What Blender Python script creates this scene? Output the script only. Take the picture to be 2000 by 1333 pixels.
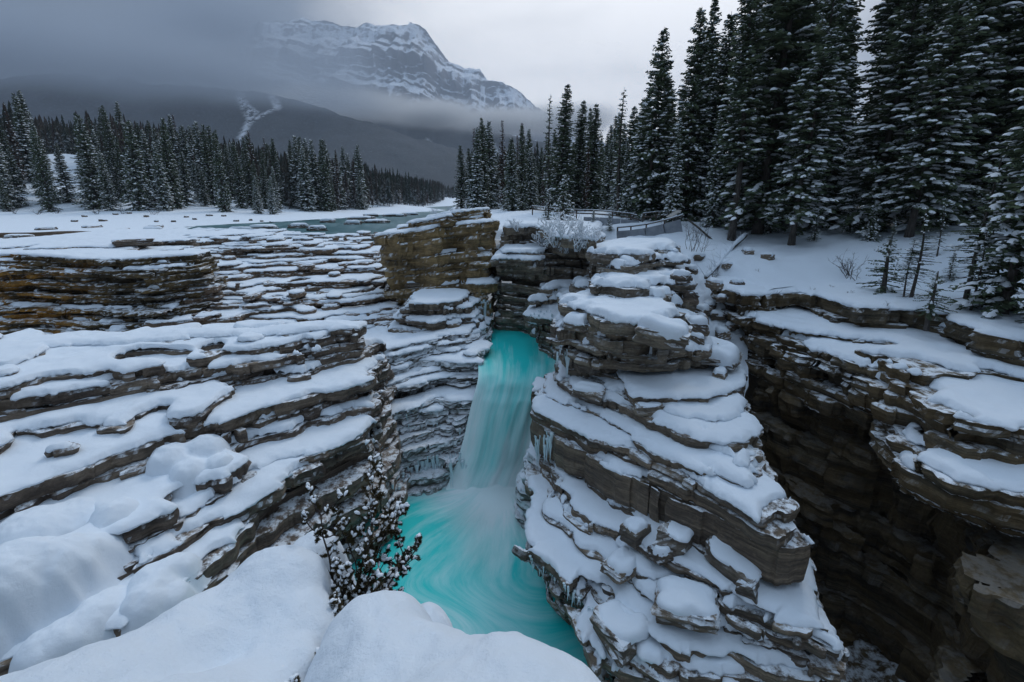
import bpy, math, random
import numpy as np
from mathutils import Vector

SC = bpy.context.scene
for _o in list(bpy.data.objects):
    bpy.data.objects.remove(_o)
R = math.radians

# ------------------------------------------------------------------ camera
PITCH = R(12.0)
FPX = 900.0                      # focal length in photograph pixels (2000 wide)
CX, CY = 1000.0, 576.0           # principal point
cam_d = bpy.data.cameras.new('camera')
cam_d.sensor_width = 36.0
cam_d.lens = FPX / 2000.0 * 36.0
cam_d.shift_y = -(666.5 - CY) / 2000.0
cam_d.clip_start = 0.05
cam_d.clip_end = 40000.0
cam = bpy.data.objects.new('camera', cam_d)
SC.collection.objects.link(cam)
cam.location = (0, 0, 0)
cam.rotation_euler = (R(90) - PITCH, 0, 0)
SC.camera = cam

# ------------------------------------------------------------------ world: overcast winter sky
world = bpy.data.worlds.new('World')
SC.world = world
world.use_nodes = True
wn = world.node_tree
for n in list(wn.nodes):
    wn.nodes.remove(n)

SUN_EL, SUN_AZ = 48.0, 25.0      # azimuth measured from +Y towards +X

def build_world():
    N, L = wn.nodes, wn.links
    out = N.new('ShaderNodeOutputWorld')
    bg = N.new('ShaderNodeBackground')
    sky = N.new('ShaderNodeTexSky')
    sky.sky_type = 'NISHITA'
    sky.sun_disc = False
    sky.sun_elevation = R(SUN_EL)
    sky.sun_rotation = R(SUN_AZ)
    sky.air_density = 2.0
    sky.dust_density = 4.0
    skm = N.new('ShaderNodeVectorMath'); skm.operation = 'SCALE'; skm.inputs['Scale'].default_value = 0.10
    L.new(sky.outputs[0], skm.inputs[0])
    geo = N.new('ShaderNodeTexCoord')
    nrm = N.new('ShaderNodeVectorMath'); nrm.operation = 'NORMALIZE'
    L.new(geo.outputs['Generated'], nrm.inputs[0])
    # brightness of the cloud deck: brighter towards the veiled sun and overhead
    dot = N.new('ShaderNodeVectorMath'); dot.operation = 'DOT_PRODUCT'
    az, el = R(9.0), R(16.0)
    dot.inputs[1].default_value = (math.sin(az) * math.cos(el), math.cos(az) * math.cos(el), math.sin(el))
    L.new(nrm.outputs[0], dot.inputs[0])
    ramp = N.new('ShaderNodeMapRange'); ramp.interpolation_type = 'SMOOTHSTEP'
    ramp.inputs['From Min'].default_value = 0.76; ramp.inputs['From Max'].default_value = 1.0
    ramp.inputs['To Min'].default_value = 0.0; ramp.inputs['To Max'].default_value = 1.0
    L.new(dot.outputs['Value'], ramp.inputs['Value'])
    sep = N.new('ShaderNodeSeparateXYZ'); L.new(nrm.outputs[0], sep.inputs[0])
    zen = N.new('ShaderNodeMapRange'); zen.interpolation_type = 'SMOOTHSTEP'
    zen.inputs['From Min'].default_value = 0.45; zen.inputs['From Max'].default_value = 0.95
    zen.inputs['To Max'].default_value = 1.0
    L.new(sep.outputs['Z'], zen.inputs['Value'])
    # streaky cloud texture
    mp = N.new('ShaderNodeMapping'); mp.inputs['Scale'].default_value = (1.6, 1.6, 5.0)
    L.new(nrm.outputs[0], mp.inputs['Vector'])
    nz = N.new('ShaderNodeTexNoise'); nz.inputs['Scale'].default_value = 1.7
    nz.inputs['Detail'].default_value = 7.0; nz.inputs['Roughness'].default_value = 0.55
    nz.inputs['Distortion'].default_value = 0.4
    L.new(mp.outputs[0], nz.inputs['Vector'])
    add = N.new('ShaderNodeMath'); add.operation = 'MULTIPLY_ADD'
    add.inputs[1].default_value = 0.50; add.inputs[2].default_value = -0.25
    L.new(nz.outputs['Fac'], add.inputs[0])
    tot = N.new('ShaderNodeMath'); tot.operation = 'ADD'; tot.use_clamp = True
    L.new(ramp.outputs[0], tot.inputs[0]); L.new(add.outputs[0], tot.inputs[1])
    cr = N.new('ShaderNodeValToRGB')
    e = cr.color_ramp.elements
    e[0].position = 0.0; e[0].color = (0.062, 0.090, 0.126, 1)
    e[1].position = 1.0; e[1].color = (1.75, 1.76, 1.80, 1)
    a = cr.color_ramp.elements.new(0.4); a.color = (0.22, 0.265, 0.335, 1)
    L.new(tot.outputs[0], cr.inputs['Fac'])
    zc = N.new('ShaderNodeMixRGB'); zc.blend_type = 'MIX'
    zc.inputs['Color2'].default_value = (0.82, 1.05, 1.36, 1)
    L.new(zen.outputs[0], zc.inputs['Fac']); L.new(cr.outputs[0], zc.inputs['Color1'])
    mix = N.new('ShaderNodeMixRGB'); mix.inputs['Fac'].default_value = 0.92
    L.new(skm.outputs[0], mix.inputs['Color1']); L.new(zc.outputs[0], mix.inputs['Color2'])
    low = N.new('ShaderNodeMapRange'); low.interpolation_type = 'SMOOTHSTEP'      # below the horizon lies snowy ground, not sky
    low.inputs['From Min'].default_value = -0.10; low.inputs['From Max'].default_value = -0.01
    L.new(sep.outputs['Z'], low.inputs['Value'])
    gr = N.new('ShaderNodeMixRGB'); gr.inputs['Color1'].default_value = (0.22, 0.25, 0.29, 1)
    L.new(low.outputs[0], gr.inputs['Fac']); L.new(mix.outputs[0], gr.inputs['Color2'])
    L.new(gr.outputs[0], bg.inputs['Color'])
    bg.inputs['Strength'].default_value = 1.0
    L.new(bg.outputs[0], out.inputs['Surface'])
build_world()

sun_d = bpy.data.lights.new('sun', 'SUN')
sun_d.energy = 1.1
sun_d.angle = R(18)
sun_d.color = (1.0, 0.97, 0.94)
sun = bpy.data.objects.new('sun', sun_d)
SC.collection.objects.link(sun)
sun.rotation_euler = Vector((math.sin(R(SUN_AZ)) * math.cos(R(SUN_EL)), math.cos(R(SUN_AZ)) * math.cos(R(SUN_EL)),
                             math.sin(R(SUN_EL)))).to_track_quat('Z', 'Y').to_euler()

SC.view_settings.view_transform = 'Standard'
SC.view_settings.look = 'None'
SC.view_settings.gamma = 1.0
SC.view_settings.exposure = -0.10
SC.view_settings.use_curve_mapping = False
SC.render.engine = 'CYCLES'
SC.cycles.use_denoising = True
SC.cycles.max_bounces = 6
SC.cycles.diffuse_bounces = 3
SC.cycles.glossy_bounces = 2
SC.cycles.transparent_max_bounces = 8
SC.cycles.volume_bounces = 2
SC.cycles.volume_step_rate = 1.0
SC.cycles.volume_max_steps = 160

# ------------------------------------------------------------------ small helpers
rng = np.random.default_rng(7)
random.seed(7)
SP, CP = math.sin(PITCH), math.cos(PITCH)

def P(px, py, z):
    """point of the place at height z seen at a photograph pixel: (x, y)"""
    u, v = px - CX, py - CY
    dy = FPX * CP - v * SP
    dz = -(FPX * SP + v * CP)
    t = z / dz
    return (u * t, dy * t)

def PY(px, py, Y):
    u, v = px - CX, py - CY
    dy = FPX * CP - v * SP
    dz = -(FPX * SP + v * CP)
    t = Y / dy
    return (u * t, Y, dz * t)

_TAB = np.random.default_rng(11).random((64, 128, 128)).astype(np.float32)

def noise2(x, y, seed=0):
    """value noise, -1..1, vectorised"""
    T = _TAB[seed % 64]
    xi = np.floor(x).astype(np.int64); yi = np.floor(y).astype(np.int64)
    fx = x - xi; fy = y - yi
    fx = fx * fx * fx * (fx * (fx * 6 - 15) + 10); fy = fy * fy * fy * (fy * (fy * 6 - 15) + 10)
    xi &= 127; yi &= 127; x1 = (xi + 1) & 127; y1 = (yi + 1) & 127
    a = T[yi, xi] * (1 - fx) + T[yi, x1] * fx
    b = T[y1, xi] * (1 - fx) + T[y1, x1] * fx
    return (a * (1 - fy) + b * fy) * 2 - 1

def fbm2(x, y, seed=0, octv=4, gain=0.5):
    s = 0; a = 1; t = 0
    for k in range(octv):
        s = s + a * noise2(x * 2 ** k + 17.3 * k, y * 2 ** k - 9.1 * k, seed + k)
        t += a; a *= gain
    return s / t

def hash01(i, j, k):
    return _TAB[(np.asarray(k, dtype=np.int64)) % 64, np.asarray(i, dtype=np.int64) % 128, np.asarray(j, dtype=np.int64) % 128]

def link(o, parent=None):
    SC.collection.objects.link(o)
    if parent is not None:
        o.parent = parent
    return o

def tag(o, label=None, cat=None, group=None, kind=None):
    if label: o['label'] = label
    if cat: o['category'] = cat
    if group: o['group'] = group
    if kind: o['kind'] = kind
    return o

def empty(name, loc=(0, 0, 0), **kw):
    o = bpy.data.objects.new(name, None)
    o.location = loc
    o.empty_display_size = 0.2
    link(o)
    return tag(o, **kw)

def make_mesh(name, verts, faces, mat=None, smooth=False):
    """faces: list of int arrays (n,3) / (n,4) / a list of index lists"""
    me = bpy.data.meshes.new(name)
    verts = np.asarray(verts, dtype=np.float32)
    if isinstance(faces, np.ndarray):
        faces = [faces]
    loops, starts, totals, off = [], [], [], 0
    for f in faces:
        f = np.asarray(f, dtype=np.int32)
        if f.size == 0: continue
        n, k = f.shape
        loops.append(f.ravel()); starts.append(off + np.arange(n) * k); totals.append(np.full(n, k)); off += n * k
    loops = np.concatenate(loops); starts = np.concatenate(starts); totals = np.concatenate(totals)
    me.vertices.add(len(verts)); me.vertices.foreach_set('co', verts.ravel())
    me.loops.add(len(loops)); me.loops.foreach_set('vertex_index', loops.astype(np.int32))
    me.polygons.add(len(starts))
    me.polygons.foreach_set('loop_start', starts.astype(np.int32))
    me.polygons.foreach_set('loop_total', totals.astype(np.int32))
    me.polygons.foreach_set('use_smooth', np.full(len(starts), smooth, dtype=bool))
    me.update(calc_edges=True)
    me.validate()
    if mat is not None: me.materials.append(mat)
    return me

def mesh_obj(name, verts, faces, mat=None, smooth=False, parent=None):
    return link(bpy.data.objects.new(name, make_mesh(name, verts, faces, mat, smooth)), parent)

class MB:
    """collects tubes and boxes, then becomes one mesh"""
    def __init__(s): s.v = []; s.f4 = []; s.f3 = []; s.n = 0
    def add(s, v, f4=None, f3=None):
        v = np.asarray(v, dtype=float)
        s.v.append(v)
        if f4 is not None and len(f4): s.f4.append(np.asarray(f4) + s.n)
        if f3 is not None and len(f3): s.f3.append(np.asarray(f3) + s.n)
        s.n += len(v)
    def tube(s, pts, radii, sides=7, cap=True):
        pts = np.asarray(pts, dtype=float); m = len(pts)
        radii = np.broadcast_to(np.asarray(radii, dtype=float), (m,))
        d = np.gradient(pts, axis=0); d /= np.linalg.norm(d, axis=1)[:, None] + 1e-9
        ref = np.array([0, 0, 1.0]) if abs(d[0, 2]) < 0.8 else np.array([1.0, 0, 0])
        a = np.cross(d, ref); a /= np.linalg.norm(a, axis=1)[:, None] + 1e-9
        b = np.cross(d, a)
        th = np.arange(sides) / sides * 2 * np.pi
        ring = pts[:, None, :] + radii[:, None, None] * (a[:, None, :] * np.cos(th)[None, :, None] + b[:, None, :] * np.sin(th)[None, :, None])
        v = ring.reshape(-1, 3)
        i = np.arange(m - 1)[:, None] * sides; k = np.arange(sides)[None, :]; k2 = (k + 1) % sides
        f4 = np.stack([i + k, i + k2, i + sides + k2, i + sides + k], -1).reshape(-1, 4)
        f3 = None
        if cap:
            v = np.vstack([v, pts[:1], pts[-1:]])
            c0, c1 = m * sides, m * sides + 1
            kk = np.arange(sides); kk2 = (kk + 1) % sides
            f3 = np.vstack([np.stack([np.full(sides, c0), kk2, kk], -1), np.stack([np.full(sides, c1), (m - 1) * sides + kk, (m - 1) * sides + kk2], -1)])
        s.add(v, f4, f3)
    def box(s, c, size, rz=0.0, tilt=0.0):
        x, y, z = [q / 2 for q in size]
        v = np.array([[sx * x, sy * y, sz * z] for sz in (-1, 1) for sy in (-1, 1) for sx in (-1, 1)])
        if tilt:
            ct, st = math.cos(tilt), math.sin(tilt)
            v = v @ np.array([[ct, 0, st], [0, 1, 0], [-st, 0, ct]])
        cz, sz_ = math.cos(rz), math.sin(rz)
        v = v @ np.array([[cz, sz_, 0], [-sz_, cz, 0], [0, 0, 1]]) + np.asarray(c)
        s.add(v, [[0, 2, 3, 1], [4, 5, 7, 6], [0, 1, 5, 4], [2, 6, 7, 3], [0, 4, 6, 2], [1, 3, 7, 5]])
    def obj(s, name, mat, parent=None, smooth=False):
        fs = []
        if s.f4: fs.append(np.vstack(s.f4))
        if s.f3: fs.append(np.vstack(s.f3))
        return mesh_obj(name, np.vstack(s.v), fs, mat, smooth, parent)

# ------------------------------------------------------------------ materials
class NT:
    def __init__(s, name):
        s.m = bpy.data.materials.new(name); s.m.use_nodes = True
        s.t = s.m.node_tree; s.N = s.t.nodes; s.L = s.t.links
        s.bsdf = s.N['Principled BSDF']; s.out = s.N['Material Output']
        s.geo = s.N.new('ShaderNodeNewGeometry')
    def new(s, k, **kw):
        n = s.N.new('ShaderNode' + k)
        for a, b in kw.items(): setattr(n, a, b)
        return n
    def lk(s, a, b): s.L.new(a, b)
    def pos(s, scale=(1, 1, 1), rot=(0, 0, 0), src=None):
        m = s.new('Mapping'); m.inputs['Scale'].default_value = scale; m.inputs['Rotation'].default_value = rot
        s.lk(src or s.geo.outputs['Position'], m.inputs['Vector']); return m.outputs[0]
    def noise(s, vec, scale, detail=4, rough=0.55, dist=0.0):
        n = s.new('TexNoise'); n.inputs['Scale'].default_value = scale; n.inputs['Detail'].default_value = detail
        n.inputs['Roughness'].default_value = rough; n.inputs['Distortion'].default_value = dist
        s.lk(vec, n.inputs['Vector']); return n.outputs['Fac']
    def ramp(s, fac, stops):
        n = s.new('ValToRGB'); e = n.color_ramp.elements
        while len(e) < len(stops): e.new(0.5)
        for q, (p, c) in zip(e, stops):
            q.position = p; q.color = (*c, 1) if len(c) == 3 else c
        s.lk(fac, n.inputs['Fac']); return n.outputs['Color']
    def rng(s, v, a, b, c=0.0, d=1.0, smooth=True):
        n = s.new('MapRange'); n.interpolation_type = 'SMOOTHSTEP' if smooth else 'LINEAR'
        n.inputs['From Min'].default_value = a; n.inputs['From Max'].default_value = b
        n.inputs['To Min'].default_value = c; n.inputs['To Max'].default_value = d
        s.lk(v, n.inputs['Value']); return n.outputs[0]
    def math(s, op, a, b=None, c=None, clamp=False):
        n = s.new('Math', operation=op); n.use_clamp = clamp
        for i, q in enumerate((a, b, c)):
            if q is None: continue
            if isinstance(q, (int, float)): n.inputs[i].default_value = q
            else: s.lk(q, n.inputs[i])
        return n.outputs[0]
    def mix(s, fac, a, b, mode='MIX'):
        n = s.new('MixRGB', blend_type=mode)
        for i, q in zip((0, 1, 2), (fac, a, b)):
            if isinstance(q, (int, float)): n.inputs[i].default_value = q
            elif isinstance(q, tuple): n.inputs[i].default_value = (*q, 1)
            else: s.lk(q, n.inputs[i])
        return n.outputs[0]
    def bump(s, h, strength, dist, prev=None):
        n = s.new('Bump'); n.inputs['Strength'].default_value = strength; n.inputs['Distance'].default_value = dist
        s.lk(h, n.inputs['Height'])
        if prev is not None: s.lk(prev, n.inputs['Normal'])
        return n.outputs[0]
    def xyz(s, v):
        n = s.new('SeparateXYZ'); s.lk(v, n.inputs[0]); return n.outputs
    def set(s, **kw):
        for k, v in kw.items():
            i = s.bsdf.inputs[k.replace('_', ' ')]
            if isinstance(v, (int, float)): i.default_value = v
            elif isinstance(v, tuple): i.default_value = (*v, 1) if len(v) == 3 and i.type == 'RGBA' else v
            else: s.lk(v, i)
        return s.m

def rock_material(name, dark, mid, light, ochre=None, frost=0.0, frost_lo=0.45, dust_amt=1.0):
    dark, mid, light = [(c[0] * 1.12, c[1] * 1.0, c[2] * 0.82) for c in (dark, mid, light)]
    t = NT(name)
    strat = t.noise(t.pos((0.22, 0.22, 2.6)), 1.0, 6, 0.62, 0.5)
    fine = t.noise(t.pos((1.2, 1.2, 9.0)), 1.0, 6, 0.65, 0.3)
    big = t.noise(t.pos((1, 1, 1.4)), 0.45, 4, 0.5)
    grain = t.noise(t.pos((1, 1, 1)), 9.0, 6, 0.7)
    base = t.ramp(strat, [(0.28, dark), (0.48, mid), (0.62, light), (0.75, mid)])
    base = t.mix(t.rng(fine, 0.35, 0.65, 0.0, 0.55), base, dark)
    lam = t.noise(t.pos((0.5, 0.5, 22.0)), 1.0, 3, 0.6, 0.2)
    base = t.mix(t.rng(lam, 0.52, 0.62, 0.0, 0.6), base, (dark[0] * .6, dark[1] * .6, dark[2] * .6))
    base = t.mix(t.rng(t.noise(t.pos((2.5, 2.5, 5.0)), 1.0, 5, 0.7), 0.55, 0.75, 0.0, 0.5), base, light)
    base = t.mix(t.rng(big, 0.5, 0.68, 0.0, 0.5), base, light)
    if ochre is not None:
        x = t.xyz(t.geo.outputs['Position'])
        fx = t.math('MULTIPLY', t.rng(x[0], ochre[0], ochre[1], 1.0, 0.0), t.rng(t.noise(t.pos((0.3, 0.3, 1.1)), 1.0, 4, 0.6, 0.6), 0.40, 0.56))
        base = t.mix(t.math('MULTIPLY', fx, ochre[3]), base, ochre[2])
    base = t.mix(t.rng(grain, 0.35, 0.7, 0.0, 0.35), base, (dark[0] * .5, dark[1] * .5, dark[2] * .5))
    nz = t.xyz(t.geo.outputs['Normal'])[2]
    dust = t.math('MULTIPLY', t.rng(nz, 0.30, 0.72), t.rng(t.noise(t.pos((1, 1, 1)), 2.3, 6, 0.7), 0.40, 0.58, 0.0, dust_amt))
    if frost > 0:
        fr = t.math('MULTIPLY', t.rng(t.noise(t.pos((1, 1, 2.2)), 0.9, 7, 0.72, 0.6), frost_lo, frost_lo + 0.2), frost)
        fr = t.math('MULTIPLY', fr, t.rng(nz, -0.35, 0.35))
        dust = t.math('MAXIMUM', dust, fr)
    col = t.mix(dust, base, (0.80, 0.85, 0.90))
    hgt = t.math('ADD', t.math('MULTIPLY_ADD', lam, 0.5, t.math('MULTIPLY', strat, 0.6)), t.math('ADD', t.math('MULTIPLY', fine, 0.5), t.math('MULTIPLY', grain, 0.35)))
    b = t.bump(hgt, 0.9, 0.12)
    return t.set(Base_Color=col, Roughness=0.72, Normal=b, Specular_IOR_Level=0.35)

ROCK = rock_material('rock_grey_brown', (0.056, 0.050, 0.048), (0.163, 0.140, 0.122), (0.312, 0.269, 0.225))
ROCK_NEAR = rock_material('rock_dark_slate', (0.055, 0.046, 0.043), (0.150, 0.126, 0.117), (0.286, 0.247, 0.215))
ROCK_FAR = rock_material('rock_red_brown', (0.060, 0.048, 0.044), (0.169, 0.131, 0.117), (0.288, 0.231, 0.200),
                         ochre=(30.0, 31.0, (0.20, 0.12, 0.05), 0.35))
ROCK_OCHRE = rock_material('rock_ochre', (0.030, 0.026, 0.020), (0.10, 0.080, 0.045), (0.20, 0.145, 0.06), ochre=(-38.5, -33.0, (0.42, 0.20, 0.028), 1.0))
ROCK_TAN = rock_material('rock_tan', (0.084, 0.066, 0.041), (0.252, 0.192, 0.106), (0.432, 0.330, 0.180))
ROCK_ICE = rock_material('rock_frosted', (0.045, 0.048, 0.052), (0.12, 0.125, 0.13), (0.21, 0.21, 0.21), frost=0.95, frost_lo=0.34)
ROCK_GREY = rock_material('rock_pale_grey', (0.069, 0.062, 0.059), (0.200, 0.181, 0.163), (0.350, 0.319, 0.275), frost=0.35, frost_lo=0.50)
ROCK_RIGHT = rock_material('rock_dark_olive', (0.028, 0.026, 0.021), (0.105, 0.092, 0.068), (0.21, 0.18, 0.13),
                           ochre=(30.0, 31.0, (0.17, 0.10, 0.03), 0.35))

ROCK_DEEP = rock_material('rock_crevice_shaded', (0.024, 0.022, 0.020), (0.085, 0.074, 0.058), (0.19, 0.165, 0.12), ochre=(30.0, 31.0, (0.20, 0.13, 0.05), 0.4), dust_amt=0.10)  # darker rock: some of the deep, narrow crevice's shade is put into the colour

def snow_material(name='snow', tint=(0.80, 0.87, 0.94)):
    t = NT(name)
    a = t.noise(t.pos(), 2.2, 4, 0.5)
    b = t.noise(t.pos(), 28.0, 5, 0.7)
    c = t.noise(t.pos(), 160.0, 2, 0.6)
    h = t.math('ADD', t.math('MULTIPLY', a, 1.0), t.math('ADD', t.math('MULTIPLY', b, 0.22), t.math('MULTIPLY', c, 0.06)))
    nb = t.bump(h, 0.45, 0.10)
    nb = t.bump(t.math('ADD', t.noise(t.pos(), 45.0, 6, 0.75), t.math('MULTIPLY', t.noise(t.pos(), 9.0, 3, 0.6), 0.8)), 0.55, 0.022, nb)
    return t.set(Base_Color=tint, Roughness=0.85, Normal=nb, Specular_IOR_Level=0.2,
                 Subsurface_Weight=0.0)
SNOW = snow_material()
# ------------------------------------------------------------------ bedded rock masses
PERIM = {}
for _c in range(16):
    ins = [(_c >> q) & 1 for q in range(4)]
    seq = []
    for q in range(4):
        if ins[q]: seq.append(q)
        if ins[q] != ins[(q + 1) % 4]: seq.append(4 + q)
    segs = []
    n = len(seq)
    for q in range(n):
        a, b = seq[q], seq[(q + 1) % n]
        if a >= 4 and b >= 4 and ins[a - 4]:      # leaves the solid at a, re-enters at b
            segs.append((a, b))
    PERIM[_c] = (seq, segs)

def sdf_poly(X, Y, poly):
    """signed distance, positive inside"""
    d2 = np.full(X.shape, 1e9); inside = np.zeros(X.shape, dtype=bool)
    n = len(poly)
    for i in range(n):
        ax, ay = poly[i]; bx, by = poly[(i + 1) % n]
        ex, ey = bx - ax, by - ay
        L2 = ex * ex + ey * ey + 1e-9
        t = np.clip(((X - ax) * ex + (Y - ay) * ey) / L2, 0, 1)
        dx = X - ax - t * ex; dy = Y - ay - t * ey
        d2 = np.minimum(d2, dx * dx + dy * dy)
        if ay != by:
            c = ((ay > Y) != (by > Y)) & (X < ex * (Y - ay) / (by - ay) + ax)
            inside ^= c
    d = np.sqrt(d2)
    return np.where(inside, d, -d)

def components(keep, tile=None):
    """labels of 4-connected cells (same tile)"""
    ny, nx = keep.shape
    lab = np.where(keep, np.arange(ny * nx).reshape(ny, nx), -1)
    hk = keep[:, :-1] & keep[:, 1:]; vk = keep[:-1] & keep[1:]
    if tile is not None:
        hk &= tile[:, :-1] == tile[:, 1:]; vk &= tile[:-1] == tile[1:]
    BIG = ny * nx
    p = np.where(keep, lab, BIG)
    for _ in range(400):
        q = p.copy()
        m = np.where(hk, np.minimum(q[:, :-1], q[:, 1:]), BIG)
        q[:, :-1] = np.where(hk, m, q[:, :-1]); q[:, 1:] = np.minimum(q[:, 1:], m)
        m = np.where(vk, np.minimum(q[:-1], q[1:]), BIG)
        q[:-1] = np.where(vk, m, q[:-1]); q[1:] = np.minimum(q[1:], m)
        f_ = q[keep]
        qf = np.append(q.ravel(), BIG)
        for __ in range(2): f_ = qf[f_]
        q[keep] = f_
        if np.array_equal(q, p): break
        p = q
    p = np.where(keep, p, -1)
    return p.reshape(ny, nx)

def ms_cells(F, keep):
    """marching squares on node field F for kept cells -> per case (cells index arrays)"""
    s = F > 0
    case = s[:-1, :-1] * 1 + s[:-1, 1:] * 2 + s[1:, 1:] * 4 + s[1:, :-1] * 8
    return np.where(keep, case, 0)

def ms_ids(j, i, nx, N, which):
    """global vertex id of perimeter item for cell (j,i)"""
    if which == 0: return j * nx + i
    if which == 1: return j * nx + i + 1
    if which == 2: return (j + 1) * nx + i + 1
    if which == 3: return (j + 1) * nx + i
    if which == 4: return N + j * nx + i
    if which == 5: return 2 * N + j * nx + i + 1
    if which == 6: return N + (j + 1) * nx + i
    if which == 7: return 2 * N + j * nx + i

def ms_positions(ids, F, x0, y0, g, nx, N):
    base = ids % N; kind = ids // N
    j = base // nx; i = base % nx
    X = x0 + i * g; Y = y0 + j * g
    Ff = F.ravel()
    f0 = Ff[base]
    nb = np.where(kind == 1, base + 1, np.where(kind == 2, base + nx, base))
    nb = np.minimum(nb, N - 1)
    f1 = Ff[nb]
    t = np.where(kind > 0, f0 / np.where(np.abs(f0 - f1) < 1e-9, 1e-9, f0 - f1), 0)
    t = np.clip(t, 0.02, 0.98) * (kind > 0)
    return X + g * t * (kind == 1), Y + g * t * (kind == 2), base, nb, t

def lerp_field(A, base, nb, t):
    A = A.ravel(); return A[base] * (1 - t) + A[nb] * t

def layer_poly(levels, z):
    if z >= levels[0][0]: return levels[0][1]
    for (za, pa), (zb, pb) in zip(levels[:-1], levels[1:]):
        if za >= z >= zb:
            t = (za - z) / (za - zb)
            return pa * (1 - t) + pb * t
    return levels[-1][1]

STATS = {}

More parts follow.
